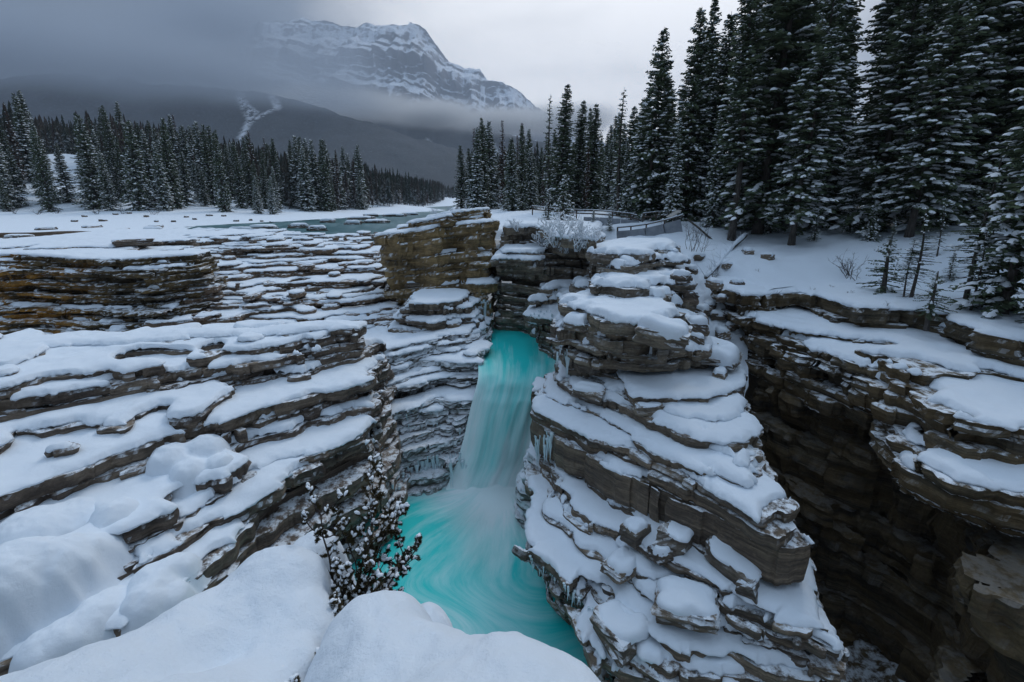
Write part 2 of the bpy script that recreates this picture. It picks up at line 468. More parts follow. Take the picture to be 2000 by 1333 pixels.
def rock_mass(name, label, levels, g=0.12, t_rng=(0.3, 0.8), A=0.35, B=0.22, off=0.18, block=(1.8, 1.2), theta=0.4,
              L=4.0, mat=None, snow=0.35, snow_w=0.55, bare=0.0, keep_fn=None, seed=1, rough=0.07, snow_below=None,
              piece='rock_ledge', ramp_up=0.12, thick=None, drape=0.05, T=1.3, tb=0.8, wamp=0.5, und=0.18, tilt=(0.0, 0.0), wmin=0.34, crack=0.35):
    rg = np.random.default_rng(seed)
    levels = [(z, np.array(p, dtype=float)) for z, p in levels]
    allp = np.vstack([p for _, p in levels])
    x0, y0 = allp.min(0) - 1.6; x1, y1 = allp.max(0) + 1.6
    nx = int((x1 - x0) / g) + 1; ny = int((y1 - y0) / g) + 1; N = nx * ny
    X, Y = np.meshgrid(x0 + np.arange(nx) * g, y0 + np.arange(ny) * g)
    root = empty(name, kind='structure', label=label)
    zt = levels[0][0]; zend = levels[-1][0]
    cover = np.full(X.shape, -9.0); cover_snow = cover.copy()
    ct, st = math.cos(theta), math.sin(theta)
    U = X * ct + Y * st; V = -X * st + Y * ct
    k = 0; npieces = 0; ntri = 0
    SDL = [sdf_poly(X, Y, p) for _, p in levels]
    zl = [z for z, _ in levels]
    warp = wamp * (fbm2(X * 0.11 + seed, Y * 0.11, seed + 5, 2) + 0.35 * noise2(X * 0.6, Y * 0.6, seed + 6))
    cxm, cym = allp.mean(0)
    def bend(x, y):
        return und * fbm2(x * 0.13 + 3.1 * seed, y * 0.13, seed + 40, 2) + tilt[0] * (x - cxm) + tilt[1] * (y - cym)
    def sd_at(z):
        ze = z + warp
        q = ze / T; fl = np.floor(q); fr = q - fl
        fr = np.clip((fr - 0.5) / 0.36 + 0.5, 0, 1); fr = fr * fr * (3 - 2 * fr)
        ze = np.clip(ze * (1 - tb) + tb * (fl + fr) * T, zl[-1], zl[0])
        out = np.zeros(X.shape)
        for j in range(len(zl)):
            w = np.ones(X.shape)
            if j > 0: w = np.minimum(w, np.clip((zl[j - 1] - ze) / (zl[j - 1] - zl[j]), 0, 1))
            if j < len(zl) - 1: w = np.minimum(w, np.clip((ze - zl[j + 1]) / (zl[j] - zl[j + 1]), 0, 1))
            out += w * SDL[j]
        return out
    while zt > zend + 0.05:
        th = (thick[k] if thick and k < len(thick) else rg.uniform(*t_rng)); th = min(th, zt - zend)
        if zt - zend - th < 0.2: th = zt - zend
        zb = zt - th
        sd = sd_at(zt - 0.35 * th)
        lo = rg.normal() * off if k > 0 else 0.0
        s1 = int(rg.integers(0, 60))
        Un = U + 0.5 * noise2(X * 0.5, Y * 0.5, s1 + 1); Vn = V + 0.5 * noise2(X * 0.5 + 9, Y * 0.5, s1 + 2)
        bu = np.floor(Un / block[0] + rg.uniform(0, 1)); bv = np.floor(Vn / block[1] + rg.uniform(0, 1))
        blk = hash01(bu, bv, s1) * 2 - 1
        ph = rg.uniform(0, 1)
        fu = Un / block[0] + ph; fv = Vn / block[1] + ph
        iu = np.round(fu); iv = np.round(fv)
        cut = np.exp(-((fu - iu) * block[0] / 0.09) ** 2) * (hash01(iu, np.floor(fv), s1 + 7) > 0.45) + np.exp(-((fv - iv) * block[1] / 0.09) ** 2) * (hash01(np.floor(fu), iv, s1 + 8) > 0.55)
        nlow = fbm2(X * 0.28 + k * 3.7, Y * 0.28, s1, 2)
        nmid = noise2(X * 1.1, Y * 1.1 + k * 5.1, s1 + 3)
        nfin = noise2(X * 3.7, Y * 3.7 + k * 2.3, s1 + 4)
        f = sd + lo + A * nlow + B * blk + 0.22 * A * nmid + 0.06 * nfin - crack * np.clip(cut, 0, 1)
        fs = sd + lo + A * nlow + 0.55 * B * blk + 0.22 * A * nmid * 0.5 + drape
        inside = f > 0
        anyin = inside[:-1, :-1] | inside[1:, :-1] | inside[:-1, 1:] | inside[1:, 1:]
        allin = inside[:-1, :-1] & inside[1:, :-1] & inside[:-1, 1:] & inside[1:, 1:]
        cmin = np.minimum(np.minimum(cover[:-1, :-1], cover[1:, :-1]), np.minimum(cover[:-1, 1:], cover[1:, 1:]))
        keep = anyin & (~allin | (cmin < 0.45))
        if keep_fn is not None:
            keep &= keep_fn(X[:-1, :-1], Y[:-1, :-1], zt)
        tile = np.floor((U[:-1, :-1] + 0.9 * noise2(X[:-1, :-1] * 0.4, Y[:-1, :-1] * 0.4, s1 + 6)) / L + rg.uniform(0, 1)).astype(int)
        if keep.any():
            lab = components(keep, tile)
            case = ms_cells(f, keep)
            gy, gx = np.gradient(sd + A * nlow + B * 0.4 * blk, g)
            gl = np.hypot(gx, gy) + 1e-6
            ox, oy = -gx / gl, -gy / gl
            polys = {}; segA = []; segB = []; segL = []
            for c in range(1, 16):
                jj, ii = np.nonzero(case == c)
                if not len(jj): continue
                seq, segs = PERIM[c]
                ids = np.stack([ms_ids(jj, ii, nx, N, q) for q in seq], -1)
                ll = lab[jj, ii]
                fmin = f[jj, ii]
                polys.setdefault(len(seq), []).append((ids, ll, fmin))
                for a, b in segs:
                    segA.append(ms_ids(jj, ii, nx, N, a)); segB.append(ms_ids(jj, ii, nx, N, b)); segL.append(ll)
            segA = np.concatenate(segA) if segA else np.zeros(0, int)
            segB = np.concatenate(segB) if segB else np.zeros(0, int)
            segL = np.concatenate(segL) if segL else np.zeros(0, int)
            P_ = {n_: (np.concatenate([q[0] for q in v]), np.concatenate([q[1] for q in v]), np.concatenate([q[2] for q in v])) for n_, v in polys.items()}
            fr_rows = np.array([0.0, 0.10, 0.30, 0.55, 0.80, 1.0]) if th > 0.28 else np.array([0.0, 0.15, 0.6, 1.0])
            ulab, cnt = np.unique(lab[keep], return_counts=True)
            for lb, cn in zip(ulab, cnt):
                if cn < 5: continue
                sm = segL == lb
                if not sm.any() and cn < 30: continue
                sa, sb = segA[sm], segB[sm]
                faces_top = {n_: v[0][v[1] == lb] for n_, v in P_.items()}
                bot = {n_: v[0][(v[1] == lb) & (v[2] < 0.7)] for n_, v in P_.items()}
                used = np.unique(np.concatenate([q.ravel() for q in faces_top.values()] + [sa, sb]))
                px, py, b_, nb_, t_ = ms_positions(used, f, x0, y0, g, nx, N)
                zz = zt + 0.04 * noise2(px * 1.3, py * 1.3, s1 + 8)
                verts = [np.stack([px, py, zz], -1)]
                m = len(used)
                sidx = np.unique(np.concatenate([sa, sb])) if len(sa) else np.zeros(0, int)
                faces = {n_: [np.searchsorted(used, q)] for n_, q in faces_top.items() if len(q)}
                nrow = len(fr_rows)
                if len(sidx):
                    pos = np.searchsorted(used, sidx)
                    ex, ey = px[pos], py[pos]
                    nxo = ox.ravel()[b_[pos]]; nyo = oy.ravel()[b_[pos]]
                    ns = len(sidx)
                    rowstart = [None]
                    tang = (ex * 0.83 + ey * 0.56)
                    for r in range(1, nrow):
                        zr = zt - th * fr_rows[r]
                        o_ = rough * (noise2(tang * 1.1, np.full(ns, zr * 5.0), s1 + 9) + 0.8 * noise2(ex * 2.9 + zr, ey * 2.9 - zr, s1 + 10)
                                      + 0.5 * noise2(tang * 6.0, np.full(ns, zr * 9.0), s1 + 11))
                        o_ += 0.05 * min(1.0, th) * math.sin(math.pi * min(1, fr_rows[r] * 1.2)) - (0.08 * min(1, th * 1.5) if r == nrow - 1 else 0)
                        rowstart.append(m + (r - 1) * ns)
                        verts.append(np.stack([ex + nxo * o_, ey + nyo * o_, np.full(ns, zr) + 0.03 * noise2(tang * 2, np.full(ns, zr), s1)], -1))
                    la = np.searchsorted(sidx, sa); lb2 = np.searchsorted(sidx, sb)
                    for r in range(nrow - 1):
                        ua = pos[la] if r == 0 else rowstart[r] + la
                        ub = pos[lb2] if r == 0 else rowstart[r] + lb2
                        da, db = rowstart[r + 1] + la, rowstart[r + 1] + lb2
                        faces.setdefault(4, []).append(np.stack([ub, ua, da, db], -1))
                # underside ring
                bq = [q for q in bot.values() if len(q)]
                if bq:
                    bu_ids = np.unique(np.concatenate([q.ravel() for q in bq]))
                    bx, by, *_r = ms_positions(bu_ids, f, x0, y0, g, nx, N)
                    st_ = sum(len(v) for v in verts)
                    vb = np.stack([bx, by, np.full(len(bx), zb + 0.004)], -1)
                    if len(sidx):
                        w = np.searchsorted(sidx, bu_ids); w = np.clip(w, 0, len(sidx) - 1); hit = sidx[w] == bu_ids
                        vb[hit] = verts[-1][w[hit]]
                    verts.append(vb)
                    for n_, q in bot.items():
                        if len(q): faces.setdefault(n_, []).append(np.searchsorted(bu_ids, q)[:, ::-1] + st_)
                V_ = np.vstack(verts)
                V_[:, 2] += bend(V_[:, 0], V_[:, 1])
                F_ = [np.vstack(q) for q in faces.values()]
                mesh_obj(piece, V_, F_, mat, False, root)
                npieces += 1; ntri += sum(len(q) * (q.shape[1] - 2) for q in F_)
        # ---- snow on what this bed leaves open to the sky
        if snow > 0 and (snow_below is None or zt > snow_below):
            bn = fbm2(X * 0.55 + 40, Y * 0.55 + zt, seed + 21, 3)
            wid = fs + np.clip(-cover_snow, 0, 3)                    # width of the open tread
            fsn = fs + 0.07 * noise2(X * 2.3, Y * 2.3 + zt, seed + 24) + 0.05 * noise2(X * 5.1, Y * 5.1 + zt, seed + 25) - np.clip(bn - 0.35 + (bare if k > 0 else -0.2), 0, 1) * 2.2 - np.clip(wmin - wid, 0, 1) * 1.6
            s_ = np.minimum(fsn, -cover_snow + 0.35)
            prof = np.sqrt(np.clip(1 - (1 - np.clip(fsn / snow_w, 0, 1)) ** 2, 0, 1))
            D = snow * (1.0 + 0.45 * fbm2(X * 0.5, Y * 0.5 + zt * 2, seed + 31, 3))
            dep = D * prof + ramp_up * np.exp(-np.clip(-cover_snow, 0, 9) / 0.45) * prof
            dep = dep + 0.035 * prof * noise2(X * 1.9, Y * 1.9 + zt, seed + 27)
            ins = s_ > 0
            anyi = ins[:-1, :-1] | ins[1:, :-1] | ins[:-1, 1:] | ins[1:, 1:]
            kp = anyi.copy()
            if keep_fn is not None: kp &= keep_fn(X[:-1, :-1], Y[:-1, :-1], zt)
            if kp.any():
                lab = components(kp)
                case = ms_cells(s_, kp)
                gy, gx = np.gradient(fs, g); gl = np.hypot(gx, gy) + 1e-6
                ox, oy = -gx / gl, -gy / gl
                polys = {}; segA = []; segB = []; segL = []
                for c in range(1, 16):
                    jj, ii = np.nonzero(case == c)
                    if not len(jj): continue
                    seq, segs = PERIM[c]
                    polys.setdefault(len(seq), []).append((np.stack([ms_ids(jj, ii, nx, N, q) for q in seq], -1), lab[jj, ii]))
                    for a, b in segs:
                        segA.append(ms_ids(jj, ii, nx, N, a)); segB.append(ms_ids(jj, ii, nx, N, b)); segL.append(lab[jj, ii])
                P_ = {n_: (np.concatenate([q[0] for q in v]), np.concatenate([q[1] for q in v])) for n_, v in polys.items()}
                segA = np.concatenate(segA) if segA else np.zeros(0, int); segB = np.concatenate(segB) if segB else np.zeros(0, int)
                segL = np.concatenate(segL) if segL else np.zeros(0, int)
                ulab, cnt = np.unique(lab[kp], return_counts=True)
                for lb, cn in zip(ulab, cnt):
                    if cn < 8: continue
                    tops = {n_: v[0][v[1] == lb] for n_, v in P_.items()}
                    used = np.unique(np.concatenate([q.ravel() for q in tops.values()]))
                    px, py, b_, nb_, t_ = ms_positions(used, s_, x0, y0, g, nx, N)
                    dd = lerp_field(dep, b_, nb_, t_)
                    zz = zt + 0.03 + dd
                    verts = [np.stack([px, py, zz], -1)]
                    faces = {n_: [np.searchsorted(used, q)] for n_, q in tops.items() if len(q)}
                    sm = segL == lb
                    if sm.any():
                        sa, sb = segA[sm], segB[sm]
                        sidx = np.unique(np.concatenate([sa, sb])); pos = np.searchsorted(used, sidx); ns = len(sidx)
                        nxo = ox.ravel()[b_[pos]]; nyo = oy.ravel()[b_[pos]]
                        ex, ey, ez = px[pos], py[pos], zz[pos]
                        drip = 0.07 + 0.09 * np.clip(noise2(ex * 2.2, ey * 2.2, seed + 3), 0, 1)
                        verts.append(np.stack([ex + nxo * 0.035, ey + nyo * 0.035, ez - drip * 0.55], -1))
                        verts.append(np.stack([ex - nxo * 0.05, ey - nyo * 0.05, ez - drip - 0.03], -1))
                        m = len(used)
                        la = np.searchsorted(sidx, sa); lb2 = np.searchsorted(sidx, sb)
                        faces.setdefault(4, []).append(np.stack([pos[lb2], pos[la], m + la, m + lb2], -1))
                        faces[4].append(np.stack([m + lb2, m + la, m + ns + la, m + ns + lb2], -1))
                    F_ = [np.vstack(q) for q in faces.values()]
                    V_ = np.vstack(verts); V_[:, 2] += bend(V_[:, 0], V_[:, 1])
                    mesh_obj('snow_cap', V_, F_, SNOW, True, root)
                    npieces += 1; ntri += sum(len(q) * (q.shape[1] - 2) for q in F_)
        cover = np.maximum(cover, f); cover_snow = np.maximum(cover_snow, f)
        zt = zb; k += 1
    # solid heart of the mass behind the beds
    cv, cf, cn_ = [], [], 0
    for j in range(len(zl) - 1):
        F = np.minimum(SDL[j], SDL[j + 1]) - 1.15
        case = ms_cells(F, np.ones((ny - 1, nx - 1), bool))
        for c in range(1, 15):
            jj, ii = np.nonzero(case == c)
            for a, b in PERIM[c][1]:
                if not len(jj): continue
                ax, ay, *_q = ms_positions(ms_ids(jj, ii, nx, N, a), F, x0, y0, g, nx, N)
                bx2, by2, *_q = ms_positions(ms_ids(jj, ii, nx, N, b), F, x0, y0, g, nx, N)
                m = len(jj)
                za_, zb_ = zl[j] - 0.12, zl[j + 1] - 0.12
                cv.append(np.concatenate([np.stack([bx2, by2, za_ + bend(bx2, by2)], -1), np.stack([ax, ay, za_ + bend(ax, ay)], -1),
                                          np.stack([ax, ay, zb_ + bend(ax, ay)], -1), np.stack([bx2, by2, zb_ + bend(bx2, by2)], -1)]))
                q = np.arange(m); cf.append(np.stack([q, q + m, q + 2 * m, q + 3 * m], -1) + cn_); cn_ += 4 * m
    if cv: mesh_obj('rock_core', np.vstack(cv), np.vstack(cf), mat, False, root)
    STATS[name] = (k, npieces, ntri)
    return root

def lv(z, *pts):
    """one plan outline at height z; points (px, py) are photograph pixels on that level, ('w', x, y) are metres"""
    out = []
    for q in pts:
        out.append((q[1], q[2]) if q[0] == 'w' else P(q[0], q[1], z))
    return (z, out)
def W(x, y): return ('w', x, y)

# --- left bank close to the camera: long ledges stepping down to the gorge
rock_mass('left_rock_bank', 'stepped dark rock bank with thick snow pillows on every ledge left of the gorge', [
    lv(-7.9, (-120, 690), (120, 675), (380, 660), (560, 652), (690, 645), W(-10.8, 28.0), W(-20, 26.6), W(-30, 24.5), W(-42, 23)),
    lv(-8.4, (-120, 760), (250, 715), (470, 690), (600, 672), (698, 655), W(-9.9, 29.0), W(-20, 28.2), W(-32, 27.5), W(-42, 25)),
    lv(-9.1, (-150, 850), (250, 775), (440, 735), (600, 705), (704, 685), W(-9.4, 30.0), W(-20, 29.8), W(-34, 29.5), W(-44, 22)),
    lv(-10.2, (-150, 985), (220, 865), (420, 815), (630, 760), (712, 735), W(-9.0, 30.5), W(-21, 31), W(-36, 31), W(-44, 20)),
    lv(-11.0, (-180, 1070), (230, 930), (440, 862), (640, 800), (720, 775), W(-8.8, 30.5), W(-22, 32), W(-44, 31), W(-44, 18)),
    lv(-11.9, (-200, 1190), (240, 1020), (450, 925), (640, 850), (724, 820), W(-8.6, 30.5), W(-22, 32), W(-44, 31), W(-44, 16)),
    lv(-12.7, (-220, 1330), (230, 1160), (430, 1050), (560, 940), (728, 870), W(-8.0, 30.5), W(-22, 32), W(-44, 31), W(-44, 14)),
    lv(-13.6, (-220, 1400), (240, 1260), (440, 1120), (580, 985), (726, 905), W(-8.0, 30.5), W(-22, 32), W(-44, 31), W(-44, 14)),
    lv(-18.9, W(-20, 9.6), W(-13.0, 12.2), W(-11.5, 15.4), W(-9.6, 18.6), W(-7.1, 21.8), W(-7.6, 30.5), W(-22, 32), W(-44, 31), W(-44, 14)),
], g=0.11, t_rng=(0.3, 0.8), A=0.75, B=0.40, off=0.16, block=(3.0, 1.2), theta=1.15, L=5.0, mat=ROCK_NEAR, T=1.75, tb=0.95, wamp=0.9, und=0.3,
    snow=0.26, snow_w=0.7, bare=0.12, wmin=0.95, ramp_up=0.05, seed=3, rough=0.09, keep_fn=lambda x, y, z: (y < 30.2) & (x > -30), snow_below=-14)

# --- block left of the falls, frosted by spray
rock_mass('frosted_rock_wall', 'spray frosted layered rock wall directly left of the waterfall', [
    lv(-10.6, (700, 672), (770, 672), (850, 660), (926, 640), W(-2.4, 41), W(-11, 42), W(-13, 33)),
    lv(-11.6, (720, 715), (790, 705), (865, 690), (936, 690), W(-1.9, 41), W(-11, 42), W(-13, 32)),
    lv(-12.6, (735, 755), (800, 740), (868, 728), (940, 738), W(-1.9, 41), W(-11, 42), W(-13, 30)),
    lv(-14.5, (752, 830), (818, 815), (878, 808), (932, 808), W(-1.9, 41), W(-11, 42), W(-13, 28)),
    lv(-16.4, (764, 898), (828, 890), (886, 882), (914, 872), W(-1.9, 41), W(-11, 42), W(-13, 27)),
    lv(-17.6, (770, 945), (832, 940), (880, 930), (902, 920), W(-1.9, 41), W(-11, 42), W(-13, 27)),
    lv(-19.0, W(-7.6, 26.4), W(-5.2, 26.6), W(-4.0, 26.6), W(-3.3, 26.8), W(-1.9, 41), W(-11, 42), W(-13, 27)),
], g=0.11, t_rng=(0.28, 0.75), A=0.4, B=0.2, off=0.22, block=(1.6, 1.1), theta=0.25, L=4.0, mat=ROCK_ICE, T=1.6, tb=0.85, wamp=0.9, tilt=(0.09, 0.0), wmin=0.5,
    snow=0.16, snow_w=0.5, bare=0.16, ramp_up=0.05, seed=8, rough=0.13, keep_fn=lambda x, y, z: y < 38.5, snow_below=-14.5)

# --- far stepped slope below the river lip, ochre cliff at its left end
rock_mass('far_stepped_slope', 'broad stepped slope of red brown ledges striped with snow below the river', [
    lv(-4.6, (-80, 480), (130, 476), (250, 474), W(-42, 66), W(-30, 67.5), W(-18, 67.5), W(-17, 68), W(-40, 70), W(-75, 60)),
    lv(-5.5, (-80, 512), (130, 506), (250, 503), (300, 488), (500, 480), (735, 475), W(-17, 66), W(-40, 70), W(-75, 60)),
    lv(-6.6, W(-47, 42), W(-33.5, 42), W(-28.5, 41), (305, 522), (500, 506), (745, 500), W(-15, 66), W(-40, 70), W(-75, 60)),
    lv(-7.8, W(-47, 41.5), W(-33.2, 41.5), W(-28.2, 40), (300, 560), (520, 540), (750, 530), W(-13, 66), W(-40, 70), W(-75, 60)),
    lv(-9.0, W(-47, 41), W(-33, 41), W(-27.6, 39), (285, 602), (530, 580), (752, 566), W(-12, 66), W(-40, 70), W(-75, 60)),
    lv(-10.2, W(-47, 40), W(-33, 40), W(-27, 37.5), (280, 640), (540, 622), (754, 606), W(-12, 66), W(-40, 70), W(-75, 60)),
    lv(-11.6, W(-47, 39), W(-33, 39), W(-26.6, 36.0), W(-25.6, 34.6), W(-19, 36.5), W(-11, 39.5), W(-12, 66), W(-40, 70), W(-75, 60)),
], g=0.16, t_rng=(0.22, 0.5), A=1.3, B=0.7, off=0.22, block=(3.2, 1.6), theta=0.05, L=7.0, mat=ROCK_FAR, T=1.05, tb=0.85, wamp=0.9, und=0.25,
    snow=0.13, snow_w=0.5, bare=0.22, wmin=1.1, ramp_up=0.04, seed=12, rough=0.10, keep_fn=lambda x, y, z: (y < 66) & (x > -54))

rock_mass('ochre_cliff', 'upright cliff of ochre and dark olive beds at the left end of the stepped slope', [
    lv(-5.0, W(-56, 39.4), W(-44, 38.6), W(-35, 38.8), W(-29.5, 38.2), W(-27.3, 39.6), W(-28.5, 44), W(-56, 44)),
    lv(-6.2, W(-56, 38.8), W(-44, 38.0), W(-35, 38.3), W(-29.0, 37.6), W(-27.0, 39.2), W(-28.0, 44), W(-56, 44)),
    lv(-8.6, W(-56, 38.2), W(-44, 37.6), W(-35, 38.0), W(-28.8, 37.2), W(-26.6, 38.8), W(-27.6, 44), W(-56, 44)),
    lv(-9.9, W(-56, 36.8), W(-44, 36.2), W(-35, 36.6), W(-28.4, 36.0), W(-26.2, 37.8), W(-27.0, 44), W(-56, 44)),
    lv(-11.6, W(-56, 35.4), W(-44, 35.0), W(-35, 35.0), W(-28.2, 34.6), W(-25.8, 36.8), W(-27.0, 44), W(-56, 44)),
], g=0.13, t_rng=(0.22, 0.5), A=0.6, B=0.35, off=0.28, block=(2.6, 1.6), theta=0.05, L=5.0, mat=ROCK_OCHRE, T=1.6, tb=0.6, wamp=0.4, und=0.3,
    snow=0.18, snow_w=0.5, bare=0.36, wmin=1.0, ramp_up=0.04, seed=13, rough=0.12, keep_fn=lambda x, y, z: y < 43)

# --- tan bluff in the middle
rock_mass('tan_bluff', 'tall tan rock bluff with snow dusted flat top beside the river', [
    lv(-1.6, W(-6.8, 43.4), W(-6.2, 42.6), W(-5.4, 42.2), W(-4.6, 41.9), W(-4.2, 42.4), W(-3.2, 42.2), W(-2.4, 42.8), W(-2.2, 48), W(-7, 48)),
    lv(-2.3, W(-9.6, 43.0), W(-8.6, 42.2), W(-7.8, 42.6), W(-5.6, 41.2), W(-5.0, 42.0), W(-3.2, 41.4), W(-2.0, 41.8), W(-1.8, 49), W(-10, 49)),
    lv(-3.2, W(-12.3, 43.0), W(-11.0, 41.8), W(-9.2, 42.4), W(-6.4, 40.8), W(-5.6, 41.9), W(-3.4, 40.9), W(-1.8, 41.2), W(-1.6, 50), W(-13, 50)),
    lv(-5.2, W(-12.2, 43.0), W(-10.4, 42.0), W(-8.9, 42.5), W(-6.6, 40.7), W(-5.2, 41.8), W(-3.2, 40.5), W(-1.8, 40.7), W(-1.6, 50), W(-13, 50)),
    lv(-7.4, W(-12.0, 43.0), W(-9.8, 42.4), W(-8.6, 42.6), W(-6.8, 40.6), W(-4.8, 41.6), W(-3.0, 40.1), W(-1.8, 40.2), W(-1.5, 50), W(-13, 50)),
    lv(-9.2, W(-11.6, 43.2), W(-9.4, 42.8), W(-8.2, 42.6), W(-6.6, 41.0), W(-4.4, 41.0), W(-3.0, 39.4), W(-2.0, 39.5), W(-1.5, 50), W(-13, 50)),
    lv(-12.2, W(-11.6, 43.2), W(-9.4, 42.8), W(-8.2, 42.6), W(-6.6, 41.2), W(-4.4, 40.8), W(-3.0, 38.9), W(-2.0, 38.9), W(-1.5, 50), W(-13, 50)),
], g=0.12, t_rng=(0.5, 1.3), A=0.55, B=0.26, off=0.22, block=(3.6, 4.0), theta=0.25, L=6.0, mat=ROCK_TAN, tb=0.3, crack=0.12, tilt=(0.10, 0.0), und=0.5, wmin=0.6,
    snow=0.22, snow_w=0.4, bare=0.10, seed=15, rough=0.16, keep_fn=lambda x, y, z: y < 48, thick=[0.35, 0.35, 0.5, 0.9, 1.5])
rock_mass('bluff_foot_ledges', 'small stack of snow dusted blocks at the foot of the tan bluff', [
    lv(-8.3, (815, 592), (850, 590), (895, 588), W(-3.6, 41), W(-7.6, 41)),
    lv(-9.2, (775, 614), (840, 616), (930, 610), W(-2.2, 41), W(-8.8, 41)),
    lv(-10.0, (768, 632), (845, 640), (938, 630), W(-2.2, 41), W(-9.4, 41)),
    lv(-11.2, (772, 652), (848, 660), (942, 652), W(-2.2, 41), W(-9.4, 41)),
], g=0.10, t_rng=(0.3, 0.6), A=0.3, B=0.3, off=0.2, block=(1.3, 1.1), theta=0.1, L=1.8, mat=ROCK,
    snow=0.15, snow_w=0.3, bare=0.0, seed=17, rough=0.07, piece='rock_block')

# --- back of the gorge, right of the bluff
rock_mass('gorge_back_wall', 'snowy rounded ledges closing the back of the gorge beneath the frosted shrubs', [
    lv(-2.7, (985, 446), (1050, 444), (1090, 462), (1170, 474), W(9, 46), W(0, 47)),
    lv(-3.9, (970, 472), (1045, 470), (1090, 482), (1172, 488), W(9, 46), W(-0.8, 47)),
    lv(-5.4, (966, 514), (1050, 512), (1092, 508), (1176, 512), W(9, 46), W(-1.0, 47)),
    lv(-7.2, W(-1.2, 41.5), W(1.6, 40.6), W(3.4, 38.6), W(6.4, 36), W(9, 46), W(-1.0, 47)),
    lv(-9.6, W(-1.4, 40.4), W(1.0, 40.0), W(3.2, 37.0), W(6.0, 33), W(9, 46), W(-1.0, 47)),
    lv(-12.4, W(-1.6, 39.6), W(0.8, 39.2), W(2.7, 36.6), W(5.6, 33), W(9, 46), W(-1.0, 47)),
], g=0.12, t_rng=(0.35, 0.8), A=0.45, B=0.2, off=0.25, block=(2.0, 1.4), theta=-0.2, L=4.0, mat=ROCK_GREY,
    snow=0.3, snow_w=0.5, bare=0.0, seed=21, rough=0.08, keep_fn=lambda x, y, z: y < 45)
rock_mass('channel_side_ledges', 'overhanging snow pads stacked at the right side of the upper channel', [
    lv(-6.9, (1075, 566), (1120, 558), (1165, 560), W(6.5, 36), W(4, 37)),
    lv(-7.9, (1042, 592), (1095, 590), (1150, 600), W(6.5, 36), W(3, 37)),
    lv(-8.6, (1034, 612), (1085, 616), (1150, 625), W(6.5, 36), W(2.6, 37)),
    lv(-9.6, (1050, 636), (1100, 646), (1150, 655), W(6.5, 36), W(2.6, 37)),
    lv(-12.4, W(2.5, 34.2), W(3.3, 31.4), W(5.0, 29), W(6.5, 36), W(2.6, 37)),
], g=0.09, t_rng=(0.28, 0.5), A=0.35, B=0.12, off=0.25, block=(1.6, 1.4), theta=0.1, L=3.0, mat=ROCK_GREY,
    snow=0.28, snow_w=0.45, seed=23, rough=0.06)

# --- right block: stack of slabs with big snow pillows
rock_mass('slab_stack', 'stack of pale grey overhanging slabs under big snow pillows right of the falls', [
    lv(-3.3, (1178, 492), (1235, 496), (1280, 488), (1318, 492), W(10.6, 33), W(6.4, 33)),
    lv(-4.3, (1160, 536), (1220, 545), (1290, 538), (1338, 535), W(11.0, 33), W(6.0, 33)),
    lv(-5.3, (1148, 580), (1215, 592), (1300, 588), (1352, 575), W(11.2, 33), W(5.4, 33)),
    lv(-6.1, (1128, 618), (1200, 634), (1295, 635), (1362, 615), W(11.4, 33), W(5.0, 33)),
    lv(-6.9, (1100, 648), (1190, 668), (1295, 685), (1375, 650), W(11.6, 33), W(4.4, 33)),
    lv(-7.8, (1092, 676), (1170, 700), (1285, 716), (1385, 690), W(11.8, 33), W(4.2, 33)),
    lv(-8.9, (1098, 716), (1180, 740), (1240, 742), (1400, 738), W(12.0, 33), W(4.2, 33)),
    lv(-10.4, W(2.9, 24.6), W(4.3, 22.9), W(6.2, 22.2), W(10.0, 21.8), W(12.2, 33), W(4.2, 33)),
], g=0.09, t_rng=(0.24, 0.7), A=0.75, B=0.42, off=0.30, block=(1.8, 1.3), theta=0.5, L=3.6, mat=ROCK_GREY, T=1.3, tb=0.85, wamp=0.6, und=0.25,
    snow=0.40, snow_w=0.65, wmin=0.6, ramp_up=0.05, seed=27, rough=0.07, keep_fn=lambda x, y, z: y < 32)

# --- ridge between the gorge and the side crevice
rock_mass('diagonal_ridge', 'long diagonal rock ridge with massive dark band and snowy ledges above the gorge', [
    lv(-8.8, (1235, 780), (1300, 776), (1380, 780), (1425, 760), (1452, 740), W(12.6, 25), W(5.5, 25)),
    lv(-9.6, (1120, 748), (1262, 806), (1360, 845), (1430, 860), (1468, 840), W(12.6, 25), W(3.6, 26)),
    lv(-10.1, (1072, 758), (1240, 842), (1360, 905), (1455, 930), (1490, 900), W(12.6, 25), W(2.6, 26)),
    lv(-10.7, (1042, 802), (1218, 888), (1372, 968), (1480, 1025), (1528, 985), W(12.4, 25), W(1.6, 26)),
    lv(-11.2, (1040, 815), (1210, 905), (1375, 990), (1515, 1075), (1560, 1045), W(12.4, 25), W(1.4, 26)),
    lv(-12.9, (1046, 866), (1192, 985), (1378, 1092), (1540, 1160), (1600, 1150), W(12.4, 25), W(1.4, 26)),
    lv(-13.6, W(2.2, 22.0), W(4.8, 17.6), W(7.6, 14.4), W(9.2, 13.6), W(10.2, 13.8), W(12.4, 24), W(1.4, 26)),
    lv(-19.5, W(2.4, 22.4), W(5.0, 18.2), W(7.6, 15.0), W(9.2, 14.2), W(10.6, 14.2), W(12.6, 24), W(1.4, 26)),
], g=0.08, t_rng=(0.3, 0.6), A=0.3, B=0.20, off=0.10, block=(2.6, 1.1), theta=-0.85, L=4.0, mat=ROCK, tb=0.45, wamp=0.25, und=0.2, T=1.1, wmin=0.6, ramp_up=0.05, bare=0.02, crack=0.14,
    snow=0.20, snow_w=0.42, seed=31, rough=0.06, thick=[0.45, 0.3, 0.4, 0.3, 0.35, 0.35, 0.45, 1.45, 1.0])

